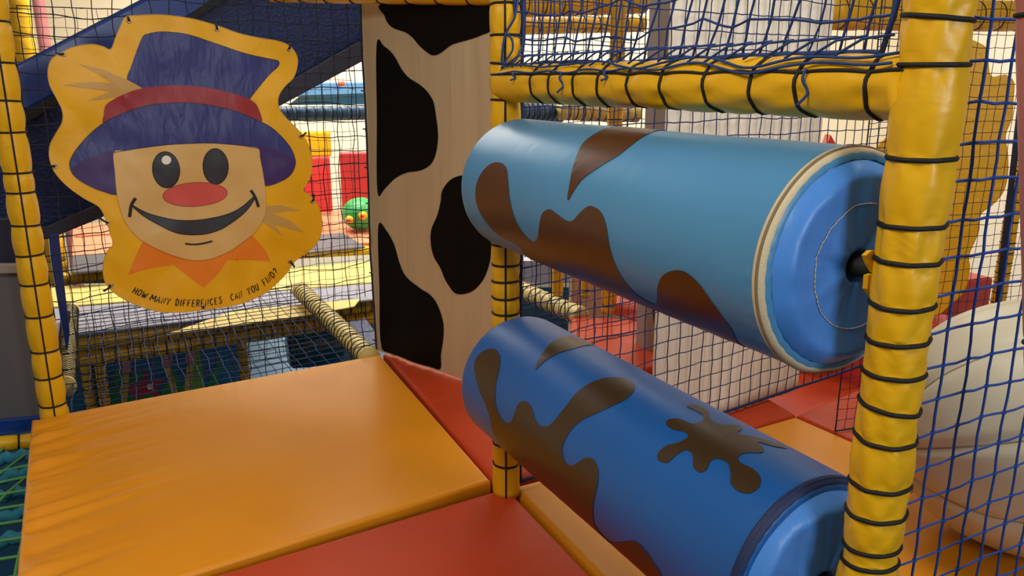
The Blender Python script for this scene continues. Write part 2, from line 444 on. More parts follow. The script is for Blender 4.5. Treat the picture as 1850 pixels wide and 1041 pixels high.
# torn foam flaps on the near post where the upper axle enters
post_r = [o for o in bpy.data.objects if o.type == 'EMPTY' and o.get('label', '').startswith('thick yellow padded post')][0]
def torn(y0, y1, tips):
    base = RIGHT - B * .047 - A * -.0
    mb = MB(); q = RIGHT - A * .028 - B * .040
    tp = [onplane(x, y, RIGHT - A * .05 - B * .05, -A) for x, y in tips]
    bk = [p + B * .004 - A * -.006 for p in tp]
    prism(mb, tp, bk); return mb.build('torn_flap', 'yellow_vinyl', post_r, smooth=False)
torn(0, 0, [(1556, 461), (1566, 452), (1600, 452), (1600, 498), (1572, 492), (1563, 478)])
torn(0, 0, [(1560, 497), (1568, 494), (1600, 500), (1600, 540), (1572, 540), (1558, 521)])

# ------------------------------------------------------------------ floor mats
def quad_mat(name, label, P, ztop, th, m, r=.03, wrk=0.0, wside=None, group=None, nu=70, nv=70, dome=.006, seam=None):
    """padded mat on the four ground points P (counter-clockwise), rounded edges"""
    P = [V((p[0], p[1], 0)) for p in P]
    c = sum(P, V()) / 4
    def dist(p):
        return [abs((p - P[i]).cross((P[(i + 1) % 4] - P[i]).normalized()).z) for i in range(4)]
    ks = lambda n: [.5 - .5 * math.copysign(abs(math.cos(PI * i / n)) ** .55, math.cos(PI * i / n)) for i in range(n + 1)]
    def nrm(L): return [(x - L[0]) / (L[-1] - L[0]) for x in L]
    def grid(n, ln):
        g = [0]; 
        for k in range(1, 7): g.append(r * 1.05 / ln * (1 - math.cos(k / 6 * PI / 2)))
        g = sorted(set(g)); mid = [g[-1] + (1 - 2 * g[-1]) * k / n for k in range(1, n)]
        return g + mid + [1 - x for x in reversed(g)]
    lu = min((P[1] - P[0]).length, (P[2] - P[3]).length); lv = min((P[3] - P[0]).length, (P[2] - P[1]).length)
    gu = grid(nu, lu); gv = grid(nv, lv); sd = random.random() * 30
    vs = []; fs = []; W = len(gu)
    for v in gv:
        for u in gu:
            p = P[0] * (1 - u) * (1 - v) + P[1] * u * (1 - v) + P[2] * u * v + P[3] * (1 - u) * v
            D = dist(p); d = min(D)
            z = ztop - (0 if d >= r else r - math.sqrt(max(0, r * r - (r - d) ** 2)))
            z += dome * min(1, d / .25) + .0025 * noise.noise(V((p.x * 3 + sd, p.y * 3, 0))) * min(1, d / .1)
            if wrk:
                for i in (wside if wside is not None else range(4)):
                    e = (P[(i + 1) % 4] - P[i]).normalized(); al = (p - P[i]).dot(e); dd = D[i]
                    z += wrk * noise.noise(V((al * 21 + dd * 4, dd * 1.6, sd))) * math.exp(-dd / .14) * min(1, dd / .045)
            vs.append(V((p.x, p.y, z)))
    for j in range(len(gv) - 1):
        for i in range(W - 1): fs.append((j * W + i, j * W + i + 1, (j + 1) * W + i + 1, (j + 1) * W + i))
    edge = [i for i in range(W)] + [j * W + W - 1 for j in range(1, len(gv))] + [(len(gv) - 1) * W + i for i in range(W - 2, -1, -1)] + [j * W for j in range(len(gv) - 2, 0, -1)]
    k0 = len(vs)
    for e in edge: vs.append(V((vs[e].x, vs[e].y, ztop - th)))
    ne = len(edge)
    for i in range(ne): fs.append((edge[i], k0 + i, k0 + (i + 1) % ne, edge[(i + 1) % ne]))
    fs.append(tuple(k0 + i for i in range(ne)))
    o = MB().add(vs, fs).build(name, m, loc=V((c.x, c.y, ztop - th)))
    tag(o, label, 'floor mat', group)
    return o
G = 'floor mats'
def g2(x, y, z=0): p = fl(x, y, z); return (p.x, p.y)
o_fl = g2(57, 757); o_fr = (-.680, 3.915); o_nr = (-.076, 2.575)
nl_dir = V((.59, -1.094)).normalized()
o_nl = (o_fl[0] + nl_dir.x * 1.507, o_fl[1] + nl_dir.y * 1.507)
mo = quad_mat('floor_mat', 'large orange padded mat in front of the scarecrow sign, creased along its left edge', [o_nl, o_nr, o_fr, o_fl], 0, .11, 'orange_vinyl', wrk=.034, wside=[3], r=.014, group=G, nu=90, nv=110)
# red mat in front
rd = (V(o_nl) - V(o_nr)); e1 = (-.062, 2.535)
r_fr = g2(936, 893); r_fl = (o_nl[0] + .012, o_nl[1] - .016)
quad_mat('floor_mat', 'red padded mat at the bottom of the picture, in front of the orange mat', [(-1.0, .95), (.62, 1.20), (-.020, 2.530), (r_fl[0], r_fl[1])], -.004, .10, 'red_vinyl', r=.014, group=G, wrk=.004)
quad_mat('floor_mat', 'narrow orange padded strip running under the lower roller beside the red mat', [(.640, 1.20), (1.06, 1.35), (.28, 2.70), (.0, 2.55)], -.012, .09, 'orange_vinyl', r=.02, group=G, nu=30)
quad_mat('floor_mat', 'dark red wedge mat below the cow print panel', [(-.066, 2.585), (.22, 2.68), (.02, 3.52), (-.672, 3.965)], -.006, .1, 'red_vinyl', r=.02, group=G, wrk=.006)
# cell on the other side of the rollers
quad_mat('floor_mat', 'orange padded mat beyond the near post, under the large white ball', [(1.08, 1.36), (2.7, 2.2), (1.46, 2.735), (.31, 2.72)][:2] + [g2(1690, 858), (.95, 2.2)], -.012, .09, 'orange_vinyl', r=.015, group=G)
quad_mat('floor_mat', 'orange padded mat seen between the lower roller and the near post', [(.95, 2.2), g2(1690, 858), g2(1437, 748), (.55, 2.78)], -.012, .09, 'orange_vinyl', r=.012, group=G, nu=40)
quad_mat('floor_mat', 'red padded mat in the corner right of the orange one, below the light blue roller', [g2(1690, 858), (2.75, 2.25), (2.75, 4.25), g2(1437, 746)][:1] + [(2.75, 2.3), (2.3, 4.0), g2(1439, 747)], -.008, .09, 'red_vinyl', r=.015, group=G, nu=40)
quad_mat('floor_mat', 'red padded mat behind the net, left of the grey pillar', [(.20, 3.3), (.98, 4.0), (.98, 4.5), (.36, 4.60)], 0, .09, 'red_vinyl', r=.02, group=G, wrk=.01, nu=40)

quad_mat('floor_mat', 'dark red padded mat running under the white quilted curtain', [(.57, 2.805), (1.21, 3.175), (1.0, 3.8), (.35, 3.2)], -.012, .09, 'red_vinyl', r=.015, group=G, nu=40)
o = prism(MB(), [V((x, y, -.135)) for x, y in ((-.05, 2.52), (.62, 1.12), (1.2, 1.36), (2.8, 2.2), (2.32, 4.1), (1.3, 4.62), (.2, 4.62), (-.1, 3.5))], [V((x, y, -.19)) for x, y in ((-.05, 2.52), (.62, 1.12), (1.2, 1.36), (2.8, 2.2), (2.32, 4.1), (1.3, 4.62), (.2, 4.62), (-.1, 3.5))]).build('platform_board', 'red_vinyl', loc=(1, 2.9, -.19), smooth=False)
tag(o, 'dark red platform board beneath the mats beyond the rollers', 'platform')
# worn seam marks along the front of the orange mat
mb = MB()
p0 = V((o_nr[0] - .02, o_nr[1] - .004, 0)); p1 = V((o_nl[0], o_nl[1], 0)); Ld = (p1 - p0).length; dd_ = (p1 - p0).normalized(); pp = V((-dd_.y, dd_.x, 0))
if pp.y < 0: pp = -pp
s_ = .12
while s_ < Ld * .75:
    l = random.uniform(.008, .02); c_ = p0 + dd_ * s_ + pp * random.uniform(.010, .016)
    w_ = random.uniform(.0015, .004)
    zz = -.0135
    mb.add([c_ + UP * (zz), c_ + dd_ * l + UP * (zz), c_ + dd_ * l * .8 + pp * w_ * 2.4 + UP * (zz + .006), c_ + dd_ * l * .1 + pp * w_ * 2.0 + UP * (zz + .006)], [(0, 1, 2, 3)])
    s_ += l + random.uniform(.012, .04)
mb.build('worn_seam', 'cream_deck', mo, smooth=False, label='worn pale marks along the front seam')
# ------------------------------------------------------------------ nets
def net(name, label, O, U, Vv, nu, nv, cu, cv, m, r=.0022, jit=.12, skewf=None, border=True, knots=True, cat='net', group=None, hole=None, n=4, br=None, outf=None):
    """one knotted net: nu x nv cells of cu x cv from corner O along U and Vv"""
    O = V(O); U = V(U).normalized(); Vv = V(Vv).normalized(); W = U.cross(Vv).normalized()
    mb = MB(); K = {}
    for i in range(nu + 1):
        for j in range(nv + 1):
            fx = 1 if 0 < i < nu else .3; fy = 1 if 0 < j < nv else .3
            nx_ = noise.noise(V((i * .33, j * .33, cu * 91))) * 1.6 + random.uniform(-.5, .5)
            ny_ = noise.noise(V((i * .3 + 40, j * .3, cu * 91))) * 1.6 + random.uniform(-.5, .5)
            u = i * cu + jit * cu * nx_ * fx; v = j * cv + jit * cv * ny_ * fy
            w = jit * cu * .8 * noise.noise(V((i * .2, j * .2 + 9, cu * 77)))
            if skewf:
                du, dv, dw = skewf(i * cu, j * cv); u += du; v += dv; w += dw
            K[i, j] = O + U * u + Vv * v + W * w
    def strand(ids):
        pts = [K[ids[0]]]
        for a_, b_ in zip(ids, ids[1:]):
            pa, pb = K[a_], K[b_]
            pts.append((pa + pb) / 2 + (U * random.uniform(-.04, .04) + Vv * random.uniform(-.05, .02)) * cu); pts.append(pb)
        tube(mb, pts, r, n)
    for i in range(nu + 1): strand([(i, j) for j in range(nv + 1)])
    for j in range(nv + 1): strand([(i, j) for i in range(nu + 1)])
    if knots:
        q = r * 2.0
        for p in K.values():
            mb.add([p + U * q, p - U * q, p + Vv * q, p - Vv * q, p + W * q, p - W * q], [(0, 2, 4), (2, 1, 4), (1, 3, 4), (3, 0, 4), (2, 0, 5), (1, 2, 5), (3, 1, 5), (0, 3, 5)])
    if border:
        for ids in ([(i, 0) for i in range(nu + 1)], [(i, nv) for i in range(nu + 1)], [(0, j) for j in range(nv + 1)], [(nu, j) for j in range(nv + 1)]):
            tube(mb, [K[i] + W * 0 for i in ids], br or r * 2, 6)
    o = mb.build(name, m, loc=O)
    tag(o, label, cat, group); return o
NU = (CORN - LEFT).normalized(); NL = (CORN - LEFT).length
NW = V((NU.y, -NU.x, 0))                       # towards the camera
net('safety_net', 'dark square mesh net behind the scarecrow sign, from left post to cow print panel', LEFT + NU * .05 - UP * .03, NU, UP, 20, 30, (NL - .06) / 20, .0715, 'rope_navy', r=.0022, jit=.16)
# net rising from the beam over the rollers
def sk1(u, v):
    t = max(0, 1 - v / .13)
    return -.035 * t - .02 * max(0, v) + .012 * math.sin(u * 17), 0, .0
NB = MID + A * .05 + UP * (BZ + .055) + B * .01
net('safety_net', 'blue knotted net rising from the yellow beam above the light blue roller', NB, A, UP, 25, 13, 1.30 / 25, .064, 'rope_blue', r=.0025, jit=.24, skewf=sk1, br=.005)
un = bpy.data.objects['safety_net.001']
def beam_skin(u, th, off=.004):
    d_, a_, b_ = frame_of(A); return MID + A * u + UP * BZ + (a_ * math.cos(th) + b_ * math.sin(th)) * (.0535 + off)
TH0 = th_towards(b0, b1, b0 + V((-.8, -.5, .9)))
for q in range(2):
    pts = []
    for k in range(61):
        u = .05 + 1.33 * k / 60
        pts.append(beam_skin(u, TH0 + .42 * noise.noise(V((u * 6, q * 7.7, 1))) + (q - .5) * .3, .005 + .002 * q))
    tube(MB(), pts, .0027, 6).build('edge_rope', 'rope_blue', un)
for k in range(24):
    u = .06 + k * .052
    p_ = beam_skin(u, TH0 + .15 + random.uniform(-.1, .1), .005); q_ = NB + A * (u + .03) + UP * .025
    tube(MB(), [p_, p_.lerp(q_, .5) + UP * .012, q_], .0025, 5).build('edge_rope', 'rope_blue', un)
for P in ([(938, -20), (930, 30), (914, 60), (908, 90), (906, 118)], [(946, -20), (946, 40), (944, 80), (930, 110), (908, 116)], [(912, 58), (924, 70), (926, 90), (915, 108), (905, 128)]):
    pts = []
    for x, y in P:
        q_ = at(x, y, MID.y - .056); pts.append(V((q_.x, q_.y + (.03 if x > 935 else 0), q_.z)))
    tube(MB(), smooth_line(pts, 5), .0034, 6).build('edge_rope', 'rope_blue', un)
for u, ln in ((.42, .05), (.16, .02), (1.22, .06), (.62, .02)):
    p_ = beam_skin(u, TH0 - .25, .006)
    tube(MB(), smooth_line([p_, p_ + V((-.006, -.004, -ln * .3)), p_ + V((.004, -.006, -ln * .65)), p_ + V((-.012, -.004, -ln))], 4), .0028, 5).build('frayed_end', 'rope_blue', un)
# cord ends
# far net of the cell
FD = (V((1.72, 3.71, 0)) - MID).normalized()
net('safety_net', 'blue net closing the far side behind the rollers, in front of the white quilted curtain', MID + FD * .06 + UP * .015, FD, UP, 34, 34, .0635, .0635, 'rope_far', r=.0021, jit=.08, br=.006)
RD = (B).normalized()
net('safety_net', 'bright blue coarse net stretched from the near post past the large white ball', RIGHT + RD * .06 - UP * .05, RD, UP, 20, 30, .067, .063, 'rope_bright', r=.0027, jit=.07, br=.004)
net('safety_net', 'fine dark net far behind the near post, before the yellow scalloped panel', V((1.30, 2.98, 0)), V((.95, .30, 0)), UP, 40, 50, .045, .045, 'rope_navy', r=.0013, jit=.08, br=.003, knots=False)
net('safety_net', 'fine dark net behind the slim post, seen between the rollers', V((-.05, 3.9, .015)), V((.9, .434, 0)), UP, 20, 44, .055, .055, 'rope_blue', r=.0018, jit=.2, br=.004)
# flat net over the lower level beyond the scarecrow
BK = -A
net('safety_net', 'blue net lying flat over the lower level behind the orange mat', LEFT + NU * .06 - UP * .04 + BK * .03, NU, BK, 20, 20, (NL - .1) / 20, .085, 'rope_far', r=.0024, jit=.15, br=.004)
net('safety_net', 'dark net hanging further back behind the flat net', LEFT + BK * 1.48 - UP * .45, NU, UP, 34, 40, .055, .055, 'rope_navy', r=.0016, jit=.15, br=.003, knots=False)

# ------------------------------------------------------------------ cow print panel
PA = V((-.703, 3.965, 0)); PB = V((-.075, 3.405, 0)); PUd = (PB - PA).normalized(); PN = V((-PUd.y, PUd.x, 0))
if PN.y > 0: PN = -PN
def cow_uv(x, y):
    p = onplane(x, y, PA, PN); return V(((p - PA).dot(PUd), p.z))
def cow_pt(off):
    def f(u, v):
        w = .010 * noise.noise(V((u * 5, v * .7, 4))) + .004 * noise.noise(V((u * 16, v * 1.5, 8)))
        return PA + PUd * u + UP * v + PN * (off + w)
    return f
root = thing('cow_print_panel', 'tall hanging panel with black cow patches on cream, left of the slim yellow post', 'panel', PA)
pw = cow_uv(889, 400).x + .02
tl = cow_uv(676, 5); bl = cow_uv(678, 632); zt = cow_uv(676, 3).y + .02
outl = [(bl.x, .004), (pw, .004), (pw, zt), (bl.x, zt)]
def dens(P, st):
    out = []
    for i in range(len(P)):
        a_ = V(P[i]); b_ = V(P[(i + 1) % len(P)]); k = max(1, int((b_ - a_).length / st))
        out += [a_.lerp(b_, t / k) for t in range(k)]
    return out
mb = MB(); lp = dens(outl, .03); sheet(lp, .03, cow_pt(0), mb); sheet(lp, .03, cow_pt(-.006), mb)
n_ = len(lp); fr = [cow_pt(0)(p.x, p.y) for p in lp]; bk = [cow_pt(-.006)(p.x, p.y) for p in lp]
mb.add(fr + bk, [(i, (i + 1) % n_, (i + 1) % n_ + n_, i + n_) for i in range(n_)])
pan = mb.build('panel_sheet', 'cow_white', root)
c1 = [(692, 6), (696, 29), (702, 43), (713, 52), (731, 58), (745, 68), (759, 84), (774, 96), (784, 100), (797, 96), (817, 81), (846, 72), (872, 63), (888, 52), (888, 6), (790, 4)]
c2 = [(683, 80), (696, 84), (710, 98), (725, 124), (739, 141), (759, 153), (774, 167), (784, 184), (788, 207), (792, 245), (788, 277), (779, 297), (760, 308), (735, 312), (715, 322), (697, 340), (684, 346), (683.5, 215)]
c3 = [(835, 317), (815, 325), (800, 345), (797, 365), (790, 390), (780, 415), (779, 440), (785, 465), (797, 485), (808, 510), (825, 530), (850, 528), (870, 510), (882, 485), (888, 455), (889, 400), (880, 345), (860, 320)]
c4 = [(685, 408), (700, 418), (712, 440), (722, 475), (735, 500), (760, 520), (785, 540), (800, 575), (802, 605), (797, 640), (794, 668), (760, 657), (720, 643), (690, 630), (686, 520)]
for c_ in (c1, c2, c3, c4):
    lp = [cow_uv(*p) for p in smooth_loop(c_, 5)]
    lp = [V((min(max(p.x, bl.x + .012), pw - .002), min(max(p.y, .012), zt - .006))) for p in lp]
    sheet(lp, .03, cow_pt(.0025)).build('cow_patch', 'cow_black', root, label='black cow patch')
mb = MB(); f_ = cow_pt(.003)
prism(mb, [f_(bl.x + .004, .01), f_(bl.x + .022, .01), f_(bl.x + .022, zt - .01), f_(bl.x + .004, zt - .01)], [p - PN * .002 for p in (f_(bl.x + .004, .01), f_(bl.x + .022, .01), f_(bl.x + .022, zt - .01), f_(bl.x + .004, zt - .01))])
hem = mb.build('hem', 'hem_cream', root, label='pale stitched side hem', smooth=False)
for y in (15, 90, 165, 235, 305, 370, 432, 495, 555, 615):
    p = cow_uv(680.5, y); q = cow_pt(.006)(bl.x + .013, p.y)
    mb = MB(); tube(mb, [q + (PUd * math.cos(t) + UP * math.sin(t)) * .0065 for t in [2 * PI * k / 12 for k in range(12)]], .0024, 5, True); mb.build('eyelet', 'steel', root, label='metal eyelet')
    mb = MB(); tube(mb, [q + PN * .003, q - PUd * .012 + PN * .006 + UP * .003, q - PUd * .028 - PN * .004], .003, 5); mb.build('tie_cord', 'cord_black', root, label='black tie')

# ------------------------------------------------------------------ scarecrow sign
SP = LEFT + NW * .030
def sg(x, y):
    p = onplane(x, y, SP, NW); return V(((p - SP).dot(NU), p.z))
def s_pt(off):
    def f(u, v):
        w = .012 * noise.noise(V((u * 3.2, v * 3.2, 2))) + .007 * noise.noise(V((u * 9 + v * 4, v * 7 - u * 3, 5))) + .0018 * noise.noise(V((u * 22 + v * 11, v * 7, 11)))
        return SP + NU * u + UP * v + NW * (off + w + .012)
    return f
c0 = sg(330, 560); root = thing('scarecrow_sign', 'yellow vinyl sign of a smiling scarecrow in a blue hat, tied to the net', 'sign', SP + NU * c0.x + UP * c0.y)
def patch(name, P, off, m, parent, k=5, sm=True, step=.02, label=None):
    lp = smooth_loop(P, k) if sm else dens([V(p) for p in P], 6)
    lp = [sg(*p) for p in lp]
    return sheet(lp, step, s_pt(off)).build(name, m, parent, label=label)
outer = [(226, 31), (250, 28), (290, 27), (340, 33), (390, 46), (430, 60), (470, 69), (500, 74), (522, 83), (535, 100), (537, 118), (530, 140), (515, 155), (504, 170), (501, 185), (506, 200), (518, 215), (535, 232), (549, 250), (558, 270), (562, 292), (560, 315), (552, 332), (545, 342), (555, 350), (566, 360), (576, 378), (580, 400), (578, 425), (565, 446), (545, 462), (530, 474), (518, 492), (498, 513), (470, 533), (430, 549), (380, 557), (330, 563), (290, 562), (250, 552), (215, 535), (193, 515), (186, 495), (187, 470), (195, 450), (203, 440), (198, 420), (190, 395), (178, 373), (150, 357), (120, 335), (98, 310), (89, 285), (90, 262), (100, 242), (112, 220), (112, 200), (103, 180), (90, 155), (86, 130), (92, 108), (110, 95), (135, 84), (165, 80), (185, 84), (199, 89), (207, 70), (216, 48)]
lp = [sg(*p) for p in smooth_loop(outer, 4)]
mb = MB(); sheet(lp, .02, s_pt(0), mb); sheet(lp, .03, s_pt(-.004), mb); n_ = len(lp)
mb.add([s_pt(0)(p.x, p.y) for p in lp] + [s_pt(-.004)(p.x, p.y) for p in lp], [(i, (i + 1) % n_, (i + 1) % n_ + n_, i + n_) for i in range(n_)])
back = mb.build('backing', 'sign_yellow', root)
tube(MB(), [s_pt(.0005)(p.x, p.y) for p in lp], .0014, 5, True).build('edge_binding', 'straw_tan', back)
collar = [(256, 436), (247, 456), (231, 495), (269, 484), (313, 478), (341, 500), (367, 519), (393, 495), (410, 469), (450, 469), (488, 472), (479, 453), (453, 422), (400, 445), (340, 450), (290, 440)]
patch('collar', collar, .001, 'collar_orange', root, sm=False)
def z6(P): return [(x / 3.47 + 90, y / 3.47 + 20) for x, y in P]
def z7(P): return [(x / 3.47 + 90, y / 3.47 + 280) for x, y in P]
crown = [(257, 66), (268, 61), (285, 58), (305, 58), (340, 63), (390, 79), (440, 96), (485, 106), (500, 109), (504, 114), (500, 122), (488, 133), (468, 156), (448, 182), (440, 200), (340, 180), (240, 190), (228, 146), (236, 120), (246, 92)]
patch('hat_crown', crown, .0014, 'hat_blue', root)
patch('straw', z6([(175, 328), (330, 368), (480, 430), (590, 490), (560, 540), (480, 545), (400, 540), (330, 552), (235, 563), (310, 532), (385, 503), (250, 485), (80, 463), (240, 443), (395, 452), (290, 388)]), .002, 'straw_tan', root, sm=False)
patch('straw', z7([(1300, 318), (1360, 316), (1450, 315), (1570, 347), (1480, 352), (1390, 362), (1500, 410), (1595, 487), (1500, 462), (1400, 432), (1455, 510), (1390, 460), (1300, 400)]), .001, 'straw_tan', root, sm=False)
band = [(187, 222), (187, 207), (190, 191), (202, 181), (228, 168), (254, 160), (292, 155), (344, 155), (393, 162), (436, 174), (456, 183), (466, 196), (470, 222), (430, 212), (393, 200), (349, 192), (306, 192), (263, 197), (220, 210)]
patch('hat_band', band, .003, 'hat_red', root)
btop = [(125, 297), (133, 276), (156, 248), (185, 223), (220, 205), (263, 191), (306, 186), (349, 186), (393, 193), (430, 203), (470, 220), (488, 230), (508, 248), (525, 271), (531, 294)]
brim = btop + [(522, 315), (505, 327), (482, 334), (460, 320), (420, 300), (330, 300), (230, 320), (208, 346), (185, 345), (156, 333), (133, 317)]
bo = patch('hat_brim', brim, .0042, 'hat_blue', root)
patch('brim_underside', [(126, 303), (133, 303), (148, 290), (171, 281), (206, 274), (225, 300), (215, 348), (185, 345), (156, 333), (135, 318)], .0052, 'hat_purple', bo, label='purple brim underside')
patch('brim_underside', [(455, 268), (493, 271), (516, 279), (530, 289), (530, 300), (522, 315), (505, 327), (478, 335), (460, 320)], .0052, 'hat_purple', bo, label='purple brim underside')
face = [(205, 275), (225, 272), (248, 268), (292, 262), (335, 259), (378, 258), (421, 261), (445, 264), (465, 268), (468, 286), (473, 312), (477, 340), (478, 378), (470, 401), (453, 424), (421, 447), (401, 458), (378, 467), (350, 469), (320, 463), (286, 450), (251, 430), (228, 404), (217, 378), (210, 348), (207, 312)]
fc = patch('face', face, .0062, 'face_tan', root)
def ell(cx, cy, rx, ry, rot=0, n=14):
    c, s = math.cos(rot), math.sin(rot); return [(cx + rx * math.cos(t) * c - ry * math.sin(t) * s, cy + rx * math.cos(t) * s + ry * math.sin(t) * c) for t in [2 * PI * i / n for i in range(n)]]
def outline(P, off, wd, m, parent, name='outline', closed=True, sm=True, k=5):
    """flat ribbon along a line, width wd in metres"""
    pts = [sg(*p) for p in (smooth_loop(P, k) if closed else (smooth_line(P, k) if sm else [V(p) for p in P]))]
    vs = []; fs = []; n = len(pts); f = s_pt(off)
    for i, p in enumerate(pts):
        t = (pts[(i + 1) % n] - pts[i - 1]) if closed else pts[min(i + 1, n - 1)] - pts[max(i - 1, 0)]
        t = t.normalized(); q = V((-t.y, t.x)) * wd / 2
        vs += [f(*(p + q)), f(*(p - q))]
    for i in range(n if closed else n - 1):
        j = (i + 1) % n; fs.append((2 * i, 2 * i + 1, 2 * j + 1, 2 * j))
    return MB().add(vs, fs), (name, m, parent)
def put(t): return t[0].build(t[1][0], t[1][1], t[1][2], smooth=False)
e1_ = patch('eye', ell(298.6, 306, 24, 32.5, -.12), .0075, 'ink_grey', fc)
e2_ = patch('eye', ell(387.5, 300, 22.5, 32, -.05), .0075, 'ink_grey', fc)
nose = ell(351, 350.5, 58, 21.5, -.06); no = patch('nose', nose, .0080, 'nose_red', fc)
mouth = [(236, 369), (256, 380), (277, 388), (320, 397), (364, 396), (407, 387), (436, 372), (459, 353), (447, 375), (421, 398), (393, 415), (358, 423), (320, 420), (286, 405), (257, 388)]
mo_ = patch('mouth', mouth, .0075, 'ink_grey', fc, label='dark grey smiling mouth')
put(outline(ell(298.6, 306, 24, 32.5, -.12), .0083, .0040, 'ink_black', fc, 'eye_outline'))
put(outline(ell(387.5, 300, 22.5, 32, -.05), .0083, .0040, 'ink_black', fc, 'eye_outline'))
patch('eye_highlight', ell(299, 288.5, 8.5, 8, 0), .0090, 'ink_white', fc, label='white eye highlight')
put(outline(mouth, .0083, .0040, 'ink_black', fc, 'mouth_outline'))
put(outline(nose, .0088, .0018, 'hat_red', fc, 'nose_outline'))
put(outline([(244, 357), (239, 364), (235.5, 373), (233, 391)], .0088, .0125, 'ink_black', fc, 'mouth_corner', False))
put(outline([(451, 343), (456, 350), (460, 358), (465, 373)], .0088, .0125, 'ink_black', fc, 'mouth_corner', False))
put(outline([(333, 439), (345, 440.5), (358, 440), (370, 438), (382, 434.5)], .0082, .0075, 'ink_black', fc, 'chin_line', False))
put(outline(crown[:15], .0022, .0018, 'ink_black', root, 'hat_outline', False))
put(outline(brim[:16], .0058, .0018, 'ink_black', root, 'hat_outline', False))
put(outline([(205, 275), (225, 272), (248, 268), (292, 262), (335, 259), (378, 258), (421, 261), (445, 264), (465, 268)], .0075, .002, 'ink_black', root, 'hat_outline', False))
# lettering: single stroke capitals
ST = {'H': [[(0, 0), (.05, 1)], [(.7, 0), (.75, 1)], [(0, .5), (.75, .5)]], 'O': [[(.35, 0), (.05, .2), (.05, .75), (.4, 1), (.7, .8), (.7, .25), (.35, 0)]],
      'W': [[(0, 1), (.2, 0), (.45, .7), (.65, 0), (.95, 1)]], 'M': [[(0, 0), (.15, 1), (.45, .3), (.8, 1), (.9, 0)]], 'A': [[(0, 0), (.4, 1), (.75, 0)], [(.15, .35), (.65, .35)]],
      'N': [[(0, 0), (.05, 1), (.6, 0), (.7, 1)]], 'Y': [[(0, 1), (.35, .5), (.7, 1)], [(.35, .5), (.25, 0)]], 'D': [[(.05, 0), (.05, 1), (.45, .95), (.7, .55), (.5, .1), (.05, 0)]],
      'I': [[(.2, 0), (.25, 1)]], 'F': [[(.05, 0), (.05, 1), (.6, 1)], [(.05, .5), (.5, .5)]], 'E': [[(.6, 0), (.05, 0), (.05, 1), (.6, 1)], [(.05, .5), (.5, .5)]],
      'R': [[(.05, 0), (.05, 1), (.5, .95), (.6, .7), (.4, .5), (.05, .5)], [(.3, .5), (.65, 0)]], 'C': [[(.65, .85), (.4, 1), (.08, .7), (.08, .3), (.35, 0), (.65, .15)]],
      'S': [[(.6, .9), (.3, 1), (.08, .75), (.55, .4), (.5, .1), (.2, 0), (0, .1)]], 'U': [[(.05, 1), (.05, .25), (.3, 0), (.6, .2), (.68, 1)]], '?': [[(.05, .8), (.3, 1), (.6, .85), (.5, .6), (.3, .45), (.3, .25)], [(.28, .07), (.3, 0)]]}
words = [('HOW', (515, 862), (602, 900)), ('MANY', (622, 910), (757, 932)), ('DIFFERENCES', (783, 939), (1088, 920)), ('CAN', (1133, 908), (1215, 882)), ('YOU', (1242, 872), (1318, 832)), ('FIND?', (1343, 812), (1440, 722))]
base = smooth_line(z7([(470, 842), (515, 862), (602, 900), (690, 925), (783, 940), (940, 945), (1088, 922), (1215, 884), (1318, 834), (1390, 778), (1445, 716), (1470, 690)]), 10)
def bpoint(x):
    for a_, b_ in zip(base, base[1:]):
        if a_.x <= x <= b_.x: t = (x - a_.x) / (b_.x - a_.x); return a_.lerp(b_, t), (b_ - a_).normalized()
    return base[-1], (base[-1] - base[-2]).normalized()
for wd, a_, b_ in words:
    mb = MB()
    (xa, _), (xb, _) = z7([a_])[0], z7([b_])[0]
    wid = [(.5 if ch == 'I' else 1.0 if ch in 'WM' else .85) for ch in wd]; tot = sum(wid); acc = 0
    for ch, w_ in zip(wd, wid):
        x0 = xa + (xb - xa) * acc / tot; cw = (xb - xa) * w_ / tot; acc += w_
        p, t = bpoint(x0); t = V((t.x, t.y)); nrm = V((t.y, -t.x)); k = 1 / max(.35, t.x)
        for st in ST[ch]:
            q = [p + t * (sx * cw * k * .86) + (nrm + t * .12) * (sy * 11.5) for sx, sy in st]
            m2, _ = outline([tuple(v) for v in q], .0022, .0042, 'ink_black', root, 'l', False, len(q) > 4, 4)
            mb.add(m2.v, m2.f)
    mb.build('lettering', 'ink_black', root, smooth=False, label='black lettering ' + wd)
for (x, y), (tx, ty) in (((232, 38), (230, 30)), ((391, 53), (389, 43)), ((521, 89), (523, 80)), ((114, 98), (103, 98)), ((99, 300), (80, 298)), ((541, 246), (552, 240)), ((562, 363), (567, 352)), ((523, 472), (532, 482)), ((194, 402), (180, 394)), ((200, 515), (188, 526)), ((366, 553), (366, 557))):
    u = sg(x, y); q = s_pt(.003)(u.x, u.y); t_ = sg(tx, ty)
    tube(MB(), [q + (NU * math.cos(t) + UP * math.sin(t)) * .008 for t in [2 * PI * k / 12 for k in range(12)]], .0022, 5, True).build('eyelet', 'steel', root, label='metal eyelet')
    e_ = s_pt(-.012)(t_.x, t_.y)
    tube(MB(), [q + NW * .002, q.lerp(e_, .4) + NW * .012, e_ + NW * .004, e_ - NW * .006], .0042, 6).build('tie_cord', 'cord_black', root, label='black tie')

